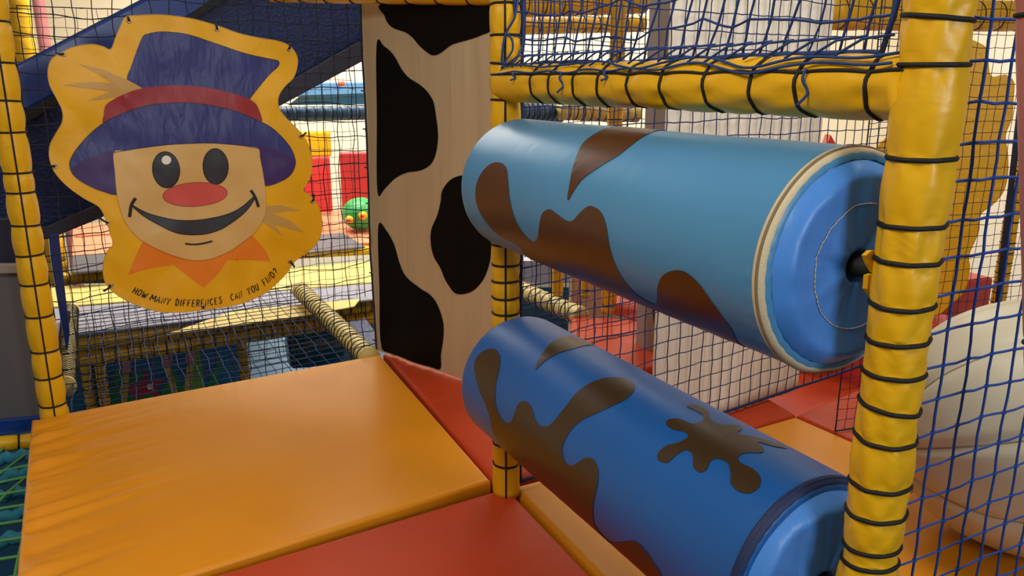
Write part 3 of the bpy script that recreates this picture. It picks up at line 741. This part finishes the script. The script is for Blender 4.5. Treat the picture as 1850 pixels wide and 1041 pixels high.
# ------------------------------------------------------------------ big white ball
cen = None
for i in range(400):
    Y = 1.8 + i * .005; p = at(1872, 772, Y); rr = 218 / F * (p - V((0, 0, H))).length * .88
    if p.z - rr <= .0: cen = p; BR = rr; break
bc = V(cen) - A * .02; bc.z = BR - .008
root = thing('white_ball', 'large off white padded ball with stitched seams, behind the bright blue net at right', 'ball', (bc.x, bc.y, 0))
pole = (onplane(1657, 800, bc, (bc - V((0, 0, H))).normalized()) - bc).normalized()
vw = (V((0, 0, H)) - bc).normalized(); pole = (pole * .96 + vw * .18).normalized()
d, a, b = frame_of(pole)
def bpt(la, lo):
    q = BR * (1 - .028 * math.exp(-((((lo * 9 / (2 * PI)) % 1) - .0) * 14) ** 2) - .028 * math.exp(-((1 - ((lo * 9 / (2 * PI)) % 1)) * 14) ** 2))
    q += .008 * noise.noise(V((math.cos(lo) * 2, math.sin(lo) * 2, la * 2.5)))
    return bc + (d * math.sin(la) + (a * math.cos(lo) + b * math.sin(lo)) * math.cos(la)) * q
vs = []; fs = []; nla, nlo = 50, 180
for i in range(nla + 1):
    la = -PI / 2 + PI * i / nla
    for j in range(nlo): vs.append(bpt(la * .998, 2 * PI * j / nlo))
for i in range(nla):
    for j in range(nlo): fs.append((i * nlo + j, i * nlo + (j + 1) % nlo, (i + 1) * nlo + (j + 1) % nlo, (i + 1) * nlo + j))
MB().add(vs, fs).build('cover', 'ball_white', root)
for k in range(9):
    tube(MB(), [bpt(-PI / 2 * .98 + PI * .98 * t / 40, 2 * PI * k / 9) for t in range(41)], .003, 5).build('seam', 'seam_dark', root)

# ------------------------------------------------------------------ white quilted curtain and pillar beyond the far net
CA = MID + FD * .735 - V((FD.y, -FD.x, 0)) * .0; CB = MID + FD * 1.645 - V((FD.y, -FD.x, 0)) * .0
def cur(u, v):
    return CA.lerp(CB, u) - V((FD.y, -FD.x, 0)) * (.05 + .024 * abs(math.sin(u * PI * 17)) * -1 + .012 * noise.noise(V((u * 5, v * 1.1, 3)))) + UP * v
vs = []; fs = []; W, Hh = 137, 40
for j in range(Hh + 1):
    for i in range(W): vs.append(cur(i / (W - 1), -.008 + 2.33 * j / Hh))
for j in range(Hh):
    for i in range(W - 1): fs.append((j * W + i, j * W + i + 1, (j + 1) * W + i + 1, (j + 1) * W + i))
o = MB().add(vs, fs).build('quilted_curtain', 'white_quilt', loc=CA); tag(o, 'white quilted curtain hanging behind the blue net, between the grey pillar and the near post', 'curtain')
md = o.modifiers.new('thick', 'SOLIDIFY'); md.thickness = .012; md.offset = 1
pg = V((.745, 4.05, 0))
o = bevel(box(MB(), (pg.x, pg.y, 1.1), (.14, .12, 2.4), .35).build('pillar', 'pillar_grey', loc=pg, smooth=False), .01)
tag(o, 'grey square pillar left of the white quilted curtain', 'pillar')
# black strap beside it
q0 = at(1186, 560, 3.2); q1 = at(1189, 648, 3.2)
mb = MB(); prism(mb, [q0 + V((-.016, 0, .7)), q0 + V((.012, 0, .7)), q1 + V((.006, 0, 0)), q1 + V((-.004, 0, 0)), q0 + V((-.016, 0, 0))], [p + V((0, .008, 0)) for p in (q0 + V((-.016, 0, .7)), q0 + V((.012, 0, .7)), q1 + V((.006, 0, 0)), q1 + V((-.004, 0, 0)), q0 + V((-.016, 0, 0)))])
o = mb.build('hanging_strap', 'cord_black', loc=q1, smooth=False); tag(o, 'black strap hanging beside the left edge of the white curtain', 'strap')

# ------------------------------------------------------------------ structure behind, right half
def rings_n(L, st, o=.05): 
    out = []; x = o
    while x < L - .02: out.append(x); x += st
    return out
GF = 'padded posts and beams further back'
def far_tube(name, label, p0, p1, R, st=.09, m='yellow_vinyl', cr=.0035, cat=None, n=20, group=GF, cordm='cord_black', pinch=.08):
    p0, p1 = V(p0), V(p1)
    return padded(name, label, cat or ('post' if name.endswith('post') else 'beam'), p0, p1, R, rings_n((p1 - p0).length, st), m, group, n=n, cord_r=cr, wob=.0015, cordm=cordm, pinch=pinch)
FY = 4.75
far_tube('padded_post', 'yellow padded post beyond the net, just left of the grey pillar', (fl(1100, 565).x, fl(1100, 565).y, 0), (fl(1100, 565).x, fl(1100, 565).y, 2.6), .045, .22)
p_ = fl(1007, 548); far_tube('padded_post', 'thin yellow padded post beyond the dark beam end, seen between the two rollers', (p_.x, p_.y, 0), (p_.x, p_.y, 1.0), .035, .25)
p_ = fl(1065, 560); far_tube('padded_post', 'short yellow padded post behind the red mat, second from the grey pillar', (p_.x, p_.y + .3, 0), (p_.x, p_.y + .3, 1.0), .03, .25)
a_ = at(930, 6, 4.6); b_ = at(1160, 2, 5.1); far_tube('padded_beam', 'upper yellow padded beam far behind the blue net', a_, b_, .075, .12)
a_ = at(930, 46, 5.6); b_ = at(1160, 42, 6.1); far_tube('padded_beam', 'lower yellow padded beam far behind the blue net', a_, b_, .062, .12)
a_ = at(935, 200, 5.4); b_ = at(1010, 204, 5.8); far_tube('padded_beam', 'teal padded beam seen just above the light blue roller', a_, b_, .07, .06, m='teal_pad')
a_ = at(1012, 200, 5.6); b_ = at(1150, 205, 5.9); far_tube('padded_beam', 'tan padded beam laced with black, seen just above the light blue roller', a_, b_, .065, .06, m='tan_pad')
a_ = fl(940, 524) ; b_ = fl(1050, 572); far_tube('padded_beam', 'olive padded floor beam running away between the two rollers', a_, b_, .06, .075, m='tan_pad', n=24)
o = MB(); box(o, at(1130, 530, 5.6) + V((0, .1, 0)), (.9, .06, .75), .44); o = bevel(o.build('padded_wall', 'pale_pink', loc=at(1085, 570, 5.6), smooth=False), .02); tag(o, 'pale pink padded wall behind the yellow posts, seen between the rollers', 'padded wall')
pw_ = fl(1150, 588); mb = MB(); prism(mb, [V((pw_.x - .22, pw_.y + .35, 0)), V((pw_.x + .25, pw_.y - .25, 0)), V((pw_.x + .4, pw_.y + .1, 0))], [V((pw_.x - .05, pw_.y + .35, .10)), V((pw_.x + .25, pw_.y - .1, .10)), V((pw_.x + .4, pw_.y + .1, .2))])
o = bevel(mb.build('foam_wedge', 'red_vinyl', loc=pw_, smooth=False), .02); tag(o, 'red foam wedge on the red mat beside the grey pillar', 'foam wedge')
o = MB(); box(o, (.3, 8.5, -.3), (3.0, 3.0, .2)); o = o.build('walkway_deck', 'grey_deck', loc=(.3, 8.5, -.4), smooth=False); tag(o, 'pale grey walkway far beyond the slim post', 'walkway')
# right of the near post
TP = (1.95, 4.15)
a_ = at(1500, 24, 4.35); b_ = at(1870, 30, 4.9); b_ = a_ + (b_ - a_) * ((4.99 - a_.x) / (b_.x - a_.x))
far_tube('padded_beam', 'yellow padded beam at upper right behind the near post', a_, b_, .085, .16, n=24)
fp = [(1773, 79), (1785, 93), (1791, 137), (1818, 135), (1833, 149), (1832, 180), (1829, 215), (1818, 245), (1822, 280), (1822, 315), (1814, 347), (1793, 372), (1773, 388), (1769, 420), (1752, 461), (1753, 486), (1743, 527), (1717, 552), (1692, 573), (1650, 590), (1600, 560), (1590, 480), (1600, 400), (1575, 330), (1582, 275), (1600, 250), (1650, 220), (1660, 150), (1690, 90), (1740, 70)]
PP = V((1.9, 4.05, 0)); PNr = V((-.33, -.94, 0)).normalized()
lp = smooth_loop(fp, 4)
fr = [onplane(p.x, p.y, PP, PNr) for p in lp]; bk = [p - PNr * .07 for p in fr]
o = bevel(prism(MB(), fr, bk).build('scalloped_panel', 'yellow_vinyl', loc=(fr[90].x, fr[90].y, 0), smooth=False), .015); tag(o, 'tall yellow scalloped foam panel standing behind the near post', 'panel')
def blk(name, label, m, x0, y0, x1, y1, Y, dep, cat='padded block', rz=.35):
    p = at(x0, y0, Y); q = at(x1, y1, Y); c = (p + q) / 2; s = (abs(q.x - p.x), dep, abs(q.z - p.z))
    o = bevel(box(MB(), c + V((0, dep / 2, 0)), s, rz).build(name, m, loc=(c.x, c.y + dep / 2, c.z - s[2] / 2), smooth=False), .02); tag(o, label, cat); return o
blk('padded_block', 'coral red padded block behind the white ball, below the yellow scalloped panel', 'far_red', 1400, 520, 1800, 720, 4.2, .4)
blk('padded_block', 'lower coral red step right behind the near post', 'far_red', 1560, 600, 1760, 740, 3.75, .35)
p_ = fl(1812, 640); far_tube('padded_post', 'yellow padded post at the right edge, behind the white ball', (2.42, 3.85, 0), (2.42, 3.85, 1.45), .035, .05, cr=.003)
tube(MB(), [at(1796, 606, 3.3), at(1815, 440, 3.3), at(1832, 290, 3.3), at(1846, 170, 3.3)], .012, 8).build('x', 'rope_navy', loc=at(1796, 606, 3.3))
o = bpy.data.objects['x']; o.name = 'edge_rope'; tag(o, 'thick navy rope slanting up the right edge before the yellow post', 'rope')
far_tube('padded_bar', 'dusty pink padded bar at the extreme right edge of the picture', at(1861, -60, 1.2) + (at(1872, 420, 1.2) - at(1861, -60, 1.2)) * 4.2, at(1861, -60, 1.2), .0205, .5, m='pink_pad', cat='bar', group=None)
mb = MB(); p_ = [at(x, y, 4.4) for x, y in ((1494, 262), (1501, 244), (1511, 262), (1506, 285), (1496, 285))]; p_[3].z = p_[4].z = .0; prism(mb, p_, [q + V((0, .08, 0)) for q in p_])
o = mb.build('red_cone', 'far_red', loc=p_[4], smooth=False); tag(o, 'red pointed post whose tip peeps over the right end of the light blue roller', 'block')

# ------------------------------------------------------------------ structure behind, left half
SLP = LEFT + BK * .95; SN = NW
def sl(x, y, dn=0.0): return onplane(x, y, SLP + SN * dn, SN)
root = thing('play_slide', 'dark blue plastic slide rising to the right behind the scarecrow sign', 'slide', sl(100, 440))
def slab(P, d0, d1, nm, m, bv=.01, lab=None):
    fr = [sl(x, y, d0) for x, y in P]; bk = [p - SN * (d0 - d1) for p in fr]
    o = prism(MB(), fr, bk).build(nm, m, root, smooth=False, label=lab)
    if bv: bevel(o, bv)
    return o
slab([(-60, 162), (30, 116), (225, 14), (290, -20), (480, -60), (400, 0), (230, 98), (45, 205), (-60, 262)], .10, -.30, 'side_rail', 'slide_blue', .02, 'glossy blue side rail')
slab([(-60, 262), (45, 205), (230, 98), (400, 0), (480, -60), (740, -60), (740, 20), (690, 50), (530, 142), (380, 235), (250, 320), (150, 380), (85, 410), (-60, 430)], -.02, -.25, 'underside', 'slide_rough', 0, 'rough blue underside')
slab([(740, 20), (690, 50), (530, 142), (380, 235), (250, 320), (183, 365), (85, 408), (-60, 428), (-60, 455), (92, 431), (183, 394), (300, 322), (500, 195), (690, 92), (740, 66)], .05, -.25, 'lower_lip', 'slide_dark', .006, 'dark lower lip')
slab([(-60, 278), (45, 222), (104, 188), (102, 170), (45, 200), (-60, 256)], .13, .0, 'joint', 'dark_gap', 0, 'black joint strip')
slab([(335, 44), (410, -2), (440, -22), (420, -30), (330, 36)], .11, .0, 'joint', 'dark_gap', 0, 'black joint strip')
slab([(88, 425), (106, 420), (126, 600), (122, 642), (110, 580), (92, 470)], .06, -.04, 'support_leg', 'slide_blue', .004, 'slanted blue support leg')
slab([(106, 500), (118, 540), (122, 548), (108, 548)], .03, .0, 'bracket', 'grey_panel', 0, 'grey bracket')
slab([(114, 560), (126, 562), (128, 575), (118, 610)], .03, .0, 'bracket', 'grey_panel', 0, 'grey bracket')
# grey run-out board at the far left
GP = LEFT + BK * .22
def gp(x, y, d=0): return onplane(x, y, GP + NW * d, NW)
root = thing('run_out_board', 'dark grey board with a blue bottom edge at the far left, behind the left post', 'board', gp(-20, 795))
for P, dd, m, nm in (([(-60, 492), (45, 492), (64, 560), (88, 755), (-60, 768)], .0, 'grey_panel', 'board'), ([(-60, 764), (90, 752), (92, 774), (-60, 797)], .02, 'slide_blue', 'edge_strip'), ([(-60, 478), (45, 478), (47, 494), (-60, 497)], .03, 'pillar_grey', 'top_rail'), ([(-60, 400), (28, 392), (45, 478), (-60, 482)], -.1, 'slide_dark', 'upper_board')):
    fr = [gp(x, y, dd) for x, y in P]; bevel(prism(MB(), fr, [p - NW * .04 for p in fr]).build(nm, m, root, smooth=False), .006)
far_tube('padded_beam', 'short yellow padded beam at the far left, under the grey board', gp(-40, 806, .04), gp(62, 797, .04), .036, .1, cr=.0045)
# turquoise rope floor at bottom left
mb = MB(); OZ = -.18
for k in range(9):
    y0 = 2.0 + k * .13
    P = [V((-2.6, y0 - .30, OZ + .03 * math.sin(k))), V((-2.2, y0 - .12, OZ)), V((-1.9, y0 - .0, OZ + .02)), V((-1.4, y0 + .2, OZ))]
    tube(mb, smooth_line(P, 8), .006, 6)
for k in range(9):
    x0 = -2.5 + k * .13; tube(mb, smooth_line([V((x0 - .1, 3.2, OZ)), V((x0 + .05 * math.sin(k), 2.6, OZ + .02)), V((x0 + .25, 2.0, OZ))], 8), .006, 6)
o = mb.build('rope_net', 'rope_lime', loc=(-2, 2.5, OZ)); tag(o, 'lime green rope net at the bottom left, left of the orange mat', 'net')
for k in range(5):
    y0 = 2.12 + k * .2; x0 = -2.55
    pts = []
    for t in range(61):
        f = t / 60; c = V((x0 + f * 1.0, y0 + f * .5, OZ - .03 + .02 * math.sin(f * 9 + k))); pts.append(c + V((0, math.cos(t * 1.9), math.sin(t * 1.9))) * .010)
    o = tube(MB(), pts, .024, 7).build('thick_rope', 'rope_turq', loc=pts[0]); tag(o, ['thick turquoise rope at the bottom left corner, lowest of five', 'thick turquoise rope left of the orange mat, second from the bottom', 'thick turquoise rope left of the orange mat, middle of five', 'thick turquoise rope left of the orange mat, second from the top', 'thick turquoise rope just below the short yellow beam'][k], 'rope', 'turquoise ropes left of the mat')

# level beams that continue behind the corner and the left post
p_ = fl(668, 648, -.02); far_tube('padded_beam', 'tan padded floor beam running away behind the cow print panel corner', p_, p_ + BK * 1.55, .058, .055, m='tan_pad', n=28)
p_ = fl(118, 700, -.05); far_tube('padded_beam', 'tan padded floor beam running away just right of the left post', p_, p_ + BK * 1.5 , .05, .03, m='tan_pad', n=24)
# cross beams in front of the lower level
def crs(x0, y0, x1, y1, z): return fl(x0, y0, z), fl(x1, y1, z)
a_, b_ = crs(120, 622, 720, 543, -.20); far_tube('padded_beam', 'yellow padded cross beam below the scarecrow sign, upper of the pair', a_, b_, .058, .075, n=24)
a_, b_ = crs(120, 652, 720, 567, -.33); far_tube('padded_beam', 'yellow padded cross beam below the scarecrow sign, lower of the pair', a_, b_, .055, .075, n=24)
c_ = fl(135, 628, -.27); d_ = fl(720, 548, -.27)
tube(MB(), [c_ - V((0, .06, 0)), (c_ + d_) / 2 - V((0, .06, .012)), d_ - V((0, .06, 0))], .012, 8).build('x', 'rope_blue', loc=c_); o = bpy.data.objects['x']; o.name = 'rail_rope'; tag(o, 'grey blue rope along the pair of yellow cross beams', 'rope')
# lower deck beyond the cross beams
def floor_poly(name, label, P, z, th, m, cat):
    fr = [fl(x, y, z) for x, y in P]; o = prism(MB(), fr, [p - UP * th for p in fr]).build(name, m, loc=fr[0] - UP * th, smooth=False); tag(o, label, cat); return bevel(o, .01)
floor_poly('deck_board', 'grey walkway board beyond the cross beams', [(60, 612), (760, 530), (760, 505), (60, 560)], -.118, .02, 'grey_deck', 'deck')
floor_poly('deck_board', 'pale yellow walkway board at the left, beyond the grey one', [(60, 557), (330, 536), (330, 510), (60, 518)], -.118, .02, 'cream_deck', 'deck')
floor_poly('deck_board', 'pale yellow walkway board right of the scarecrow sign, beyond the grey one', [(335, 538), (760, 502), (760, 464), (335, 500)], -.118, .02, 'cream_deck', 'deck')
floor_poly('deck_board', 'pale cream wedge shaped board, under the bottom of the scarecrow sign', [(300, 603), (420, 562), (560, 548), (650, 540), (640, 553), (540, 572)], -.105, .012, 'cream_deck', 'deck')  # thin cream wedge laid over the grey walkway board
a_, b_ = crs(120, 512, 720, 488, -.06)
a_ = at(110, 503, 6.0); b_ = at(300, 500, 6.6); far_tube('padded_beam', 'yellow padded beam at the left, behind the pale yellow board', a_, b_, .045, .1)
a_ = at(540, 459, 6.6); b_ = at(760, 447, 7.1); far_tube('padded_beam', 'yellow padded beam at the back, in front of the far orange floor', a_, b_, .04, .14)
# supports below
for x, y, lab in ((186, 700, 'yellow post below the cross beams, left of the sea mural'), (160, 700, 'yellow post below the cross beams, leftmost, beside the tan beam'), (440, 650, 'yellow post below the cross beams, between the sea mural and the pale panel')):
    p = at(x, y, 5.35 if x < 300 else 5.7); far_tube('padded_post', lab, (p.x, p.y, -1.35), (p.x, p.y, -.32), .038, .06)
# sea mural
mw = V((-2.1, 6.0, 0)); mdir = NU; 
root = thing('sea_mural', 'blue mural board with plants and a red flower, seen under the yellow cross beams', 'mural', (mw.x, mw.y, -1.35))
def mu(x, y, d=0): return onplane(x, y, mw + NW * d, NW)
fr = [mu(60, 560), (mu(432, 560)), mu(432, 800), mu(60, 800)]
prism(MB(), fr, [p - NW * .04 for p in fr]).build('board', 'mural_blue', root, smooth=False)
def mural(P, m, nm, d=.004, k=4): 
    lp = smooth_loop(P, k); fr = [mu(p.x, p.y, d) for p in lp]
    cc = sum(fr, V()) / len(fr); MB().add(fr + [cc], [(i, (i + 1) % len(fr), len(fr)) for i in range(len(fr))]).build(nm, m, root, smooth=False)
mural([(195, 740), (200, 690), (215, 665), (228, 690), (235, 740)], 'mural_green', 'plant')
mural([(228, 740), (232, 690), (250, 668), (270, 690), (275, 740)], 'mural_green', 'plant')
mural([(285, 740), (300, 690), (315, 670), (330, 700), (335, 740)], 'mural_green', 'plant')
mural([(330, 720), (340, 660), (356, 630), (365, 665), (368, 720)], 'mural_lime', 'plant')
mural([(370, 720), (385, 670), (400, 650), (395, 690), (390, 720)], 'mural_green', 'plant')
mural([(245, 720), (232, 700), (255, 690), (262, 670), (274, 688), (298, 686), (284, 702), (292, 722), (270, 712)], 'mural_red', 'flower', .008)
mural([(266, 696), (274, 694), (276, 702), (268, 704)], 'ink_white', 'flower_centre', .012)
for (x, y, tx) in ((228, 655, 222), (302, 643, 318), (344, 636, 338)):
    mural([(x - 8, y + 20), (x - 7, y - 6), (x + 3, y - 10), (x + 9, y), (x + 7, y + 18)], 'mural_pink', 'coral', .010)
    mural([(x - 5, y + 18), (x + 5, y + 18), (tx + 6, y + 80), (tx - 4, y + 80)], 'mural_gold', 'stem', .008)
root = None
pa = [(440, 612), (600, 590), (600, 700), (440, 720)]
PQ = V((-1.5, 6.6, 0)); fr = [onplane(x, y, PQ, NW) for x, y in ((442, 575), (600, 560), (600, 720), (442, 720))]
o = prism(MB(), fr, [p - NW * .04 for p in fr]).build('pale_panel', 'pale_panel', loc=fr[3], smooth=False); tag(o, 'pale blue glossy panel low under the cross beams, right of the sea mural', 'panel')
p = at(567, 625, 5.7); mb = MB()
ax = V((.9, .43, 0)).normalized(); vs = []
for k in range(9):
    f = k / 8; 
tube(mb, [p - ax * .19 - V((0, 0, .0)), p - ax * .17, p - ax * .05, p + ax * .08, p + ax * .18, p + ax * .2], [.12, .145, .155, .155, .145, .12], 32)
o = mb.build('drum', 'drum_teal', loc=p); tag(o, 'dark teal plastic drum under the cross beams beside the tan floor beam', 'drum')
fr = [at(612, 586, 5.0), at(660, 575, 5.0), at(720, 660, 4.35), at(668, 668, 4.35)]
o = prism(MB(), fr, [q - UP * .04 for q in fr]).build('side_board', 'slide_rough', loc=fr[3], smooth=False); tag(o, 'dark blue sloping board right of the tan floor beam', 'board')
# far play zone seen between sign and cow panel
def fpost(x, yb, yt, Y, R, lab, st=.12, m='yellow_vinyl', zb=None):
    p = at(x, yb, Y); q = at(x, yt, Y)
    if zb is not None: p.z = zb; far_tube('padded_post', lab, (p.x, p.y, p.z), (p.x, p.y, q.z), R, st, m=m, n=16)
fpost(606, 436, 190, 6.9, .05, 'yellow padded post far behind, between the two red wall pads')
fpost(553, 400, 190, 6.9, .04, 'slim yellow padded post far behind, right beside the sign edge')
fpost(676, 440, 190, 6.9, .04, 'slim yellow padded post far behind, beside the cow print panel')
fpost(118, 492, 426, 6.2, .07, 'stubby yellow padded post far behind, beside the blue slide leg', .1)
far_tube('padded_beam', 'teal padded beam far behind, under the light blue awning', at(470, 206, 6.0), at(730, 204, 6.6), .055, .07, m='teal_pad', n=20)
fr = [at(520, 192, 7.4), at(760, 190, 7.9), at(760, 147, 8.6), at(560, 150, 8.2)]
o = prism(MB(), [at(520, 190, 6.9), at(760, 188, 7.3), at(760, 165, 7.3), at(545, 172, 6.9)], [q + V((0, .05, 0)) for q in (at(520, 190, 6.9), at(760, 188, 7.3), at(760, 165, 7.3), at(545, 172, 6.9))]).build('netted_rail', 'roof_teal', loc=at(520, 190, 6.9), smooth=False); tag(o, 'teal netted rail above the far teal beam', 'rail')
fr = [at(470, 176, 7.5), at(760, 174, 7.9), at(760, 146, 7.9), at(470, 148, 7.5)]
o = bevel(prism(MB(), fr, [q + V((0, .3, 0)) for q in fr]).build('awning', 'roof_blue', loc=fr[0], smooth=False), .02); tag(o, 'light blue awning far behind, seen under the slide', 'awning')
mb = MB(); tube(mb, [at(617, 151, 7.52) + V((0, 0, -.02)), at(617, 151, 7.52) + V((0, 0, .015)), at(617, 151, 7.52) + V((0, 0, .03))], [.035, .03, .008], 12); o = mb.build('orange_knob', 'orange_dot', loc=at(617, 153, 7.4)); tag(o, 'small orange knob on the light blue awning', 'knob')
blk('wall_pad', 'dark red wall pad far behind, left of the yellow post', 'far_red', 500, 285, 598, 385, 8.4, .12, 'wall pad', .2)
blk('wall_pad', 'bright red wall pad far behind, right of the yellow post', 'far_red', 612, 275, 740, 385, 8.3, .12, 'wall pad', .2)
blk('wall_pad', 'yellow wall pad far behind, above the dark red pad', 'yellow_vinyl', 500, 238, 596, 284, 8.6, .12, 'wall pad', .2)
blk('wall_pad', 'salmon pink padded block far left, behind the sign', 'far_pink', 138, 420, 300, 462, 7.3, .2, 'wall pad', .3)
floor_poly('floor_mat', 'peach floor mat far behind, under the green spotted ball', [(130, 470), (760, 432), (760, 372), (130, 405)], -.02, .06, 'far_pink', 'floor mat')
floor_poly('floor_mat', 'grey floor strip in front of the far peach mat', [(130, 492), (560, 455), (660, 445), (620, 420), (130, 462)], .0, .019, 'grey_panel', 'floor mat')
gb = at(652, 386, 7.5); root = thing('spotted_ball', 'green spotted play ball far behind, beside the cow print panel', 'ball', (gb.x, gb.y, gb.z - .15))
def usph(c, R, n=24, sq=.85):
    mb = MB(); vs = []; fs = []
    for i in range(n // 2 + 1):
        la = -PI / 2 + PI * i / (n // 2)
        for j in range(n): vs.append(c + V((math.cos(la) * math.cos(2 * PI * j / n), math.cos(la) * math.sin(2 * PI * j / n), math.sin(la) * sq)) * R)
    for i in range(n // 2):
        for j in range(n): fs.append((i * n + j, i * n + (j + 1) % n, (i + 1) * n + (j + 1) % n, (i + 1) * n + j))
    return mb.add(vs, fs)
usph(gb, .18).build('ball_body', 'ball_green', root)
for dx, dz in ((-.075, -.03), (.05, .01)):
    y_ = -math.sqrt(.18 ** 2 - dx * dx - dz * dz) ; c_ = gb + V((dx, y_ * 1.0, dz)); usph(c_, .045, 14).build('spot', 'yellow_vinyl', root, label='yellow spot'); usph(c_ + V((0, -.035, 0)), .02, 10).build('spot_centre', 'far_red', root, label='red spot centre')
# posts upper left
fpost(50, 130, -40, 6.6, .085, 'thick yellow padded post far behind, above the slide at the upper left', .2, zb=-1.35)
fpost(78, 60, -40, 8.8, .06, 'dusty pink post far behind, right of the thick yellow post', .5, m='pink_pad', zb=-1.35)
# yellow beam over the cow panel
far_tube('padded_beam', 'yellow padded beam along the top edge above the cow print panel', at(490, -16, 4.1), at(895, -14, 3.42), .052, .16, n=24)

# ------------------------------------------------------------------ room shell
def struct(name, c, s, m):
    o = box(MB(), c, s).build(name, m, loc=c, smooth=False); o['kind'] = 'structure'; o['label'] = name.replace('_', ' '); return o
struct('floor', (0, 4.5, -1.40), (16, 16, .1), 'floor_teal')
struct('wall_back', (0, 10.6, 1.2), (16, .2, 5.2), 'wall_cream')
struct('wall_left', (-7.1, 4.5, 1.2), (.2, 12.2, 5.2), 'wall_side')
struct('wall_right', (5.1, 4.5, 1.2), (.2, 12.2, 5.2), 'wall_side')

# ------------------------------------------------------------------ light
w = bpy.data.worlds.new('hall'); C.world = w; w.use_nodes = True
w.node_tree.nodes['Background'].inputs['Color'].default_value = (1.0, .90, .76, 1); w.node_tree.nodes['Background'].inputs['Strength'].default_value = .24
def area(name, loc, tgt, size, power, col, sy=None):
    l = bpy.data.lights.new(name, 'AREA'); l.energy = power; l.color = col; l.size = size
    if sy: l.shape = 'RECTANGLE'; l.size_y = sy
    o = bpy.data.objects.new(name, l); COL.objects.link(o); o.location = loc
    o.rotation_euler = (V(tgt) - V(loc)).to_track_quat('-Z', 'Y').to_euler(); return o
WARM = (1, .90, .74); NEU = (1, .95, .88); COOL = (.82, .90, 1)
area('ceiling_lamp_back_left', (-2.2, 7.6, 3.6), (-2.0, 8.4, 0), 2.5, 360, NEU)
area('ceiling_lamp_back_right', (2.0, 7.6, 3.6), (1.8, 8.4, 0), 2.5, 190, NEU)
area('fill_curtain', (1.15, 1.95, 2.95), (.95, 3.1, .9), .9, 33, NEU)  # added fill light, aimed at the white curtain to brighten its front
area('fill_lower_level', (-1.25, 6.1, -.40), (-1.3, 6.7, -1.0), .5, 7, NEU)  # added fill light to brighten the pale panel; no fixture is modelled here
area('ceiling_lamp_middle', (.9, 5.6, 3.3), (.9, 5.0, .6), 1.4, 16, NEU)
area('ceiling_lamp_front', (-.9, .5, 2.75), (-.75, 1.5, 0), .9, 42, WARM)
area('window_behind_camera', (1.75, -1.1, 1.75), (.6, 1.2, .9), .7, 32, COOL)
C.view_settings.view_transform = 'Standard'; C.view_settings.look = 'None'; C.view_settings.gamma = 1; C.view_settings.exposure = -0.06
C.view_settings.use_curve_mapping = False
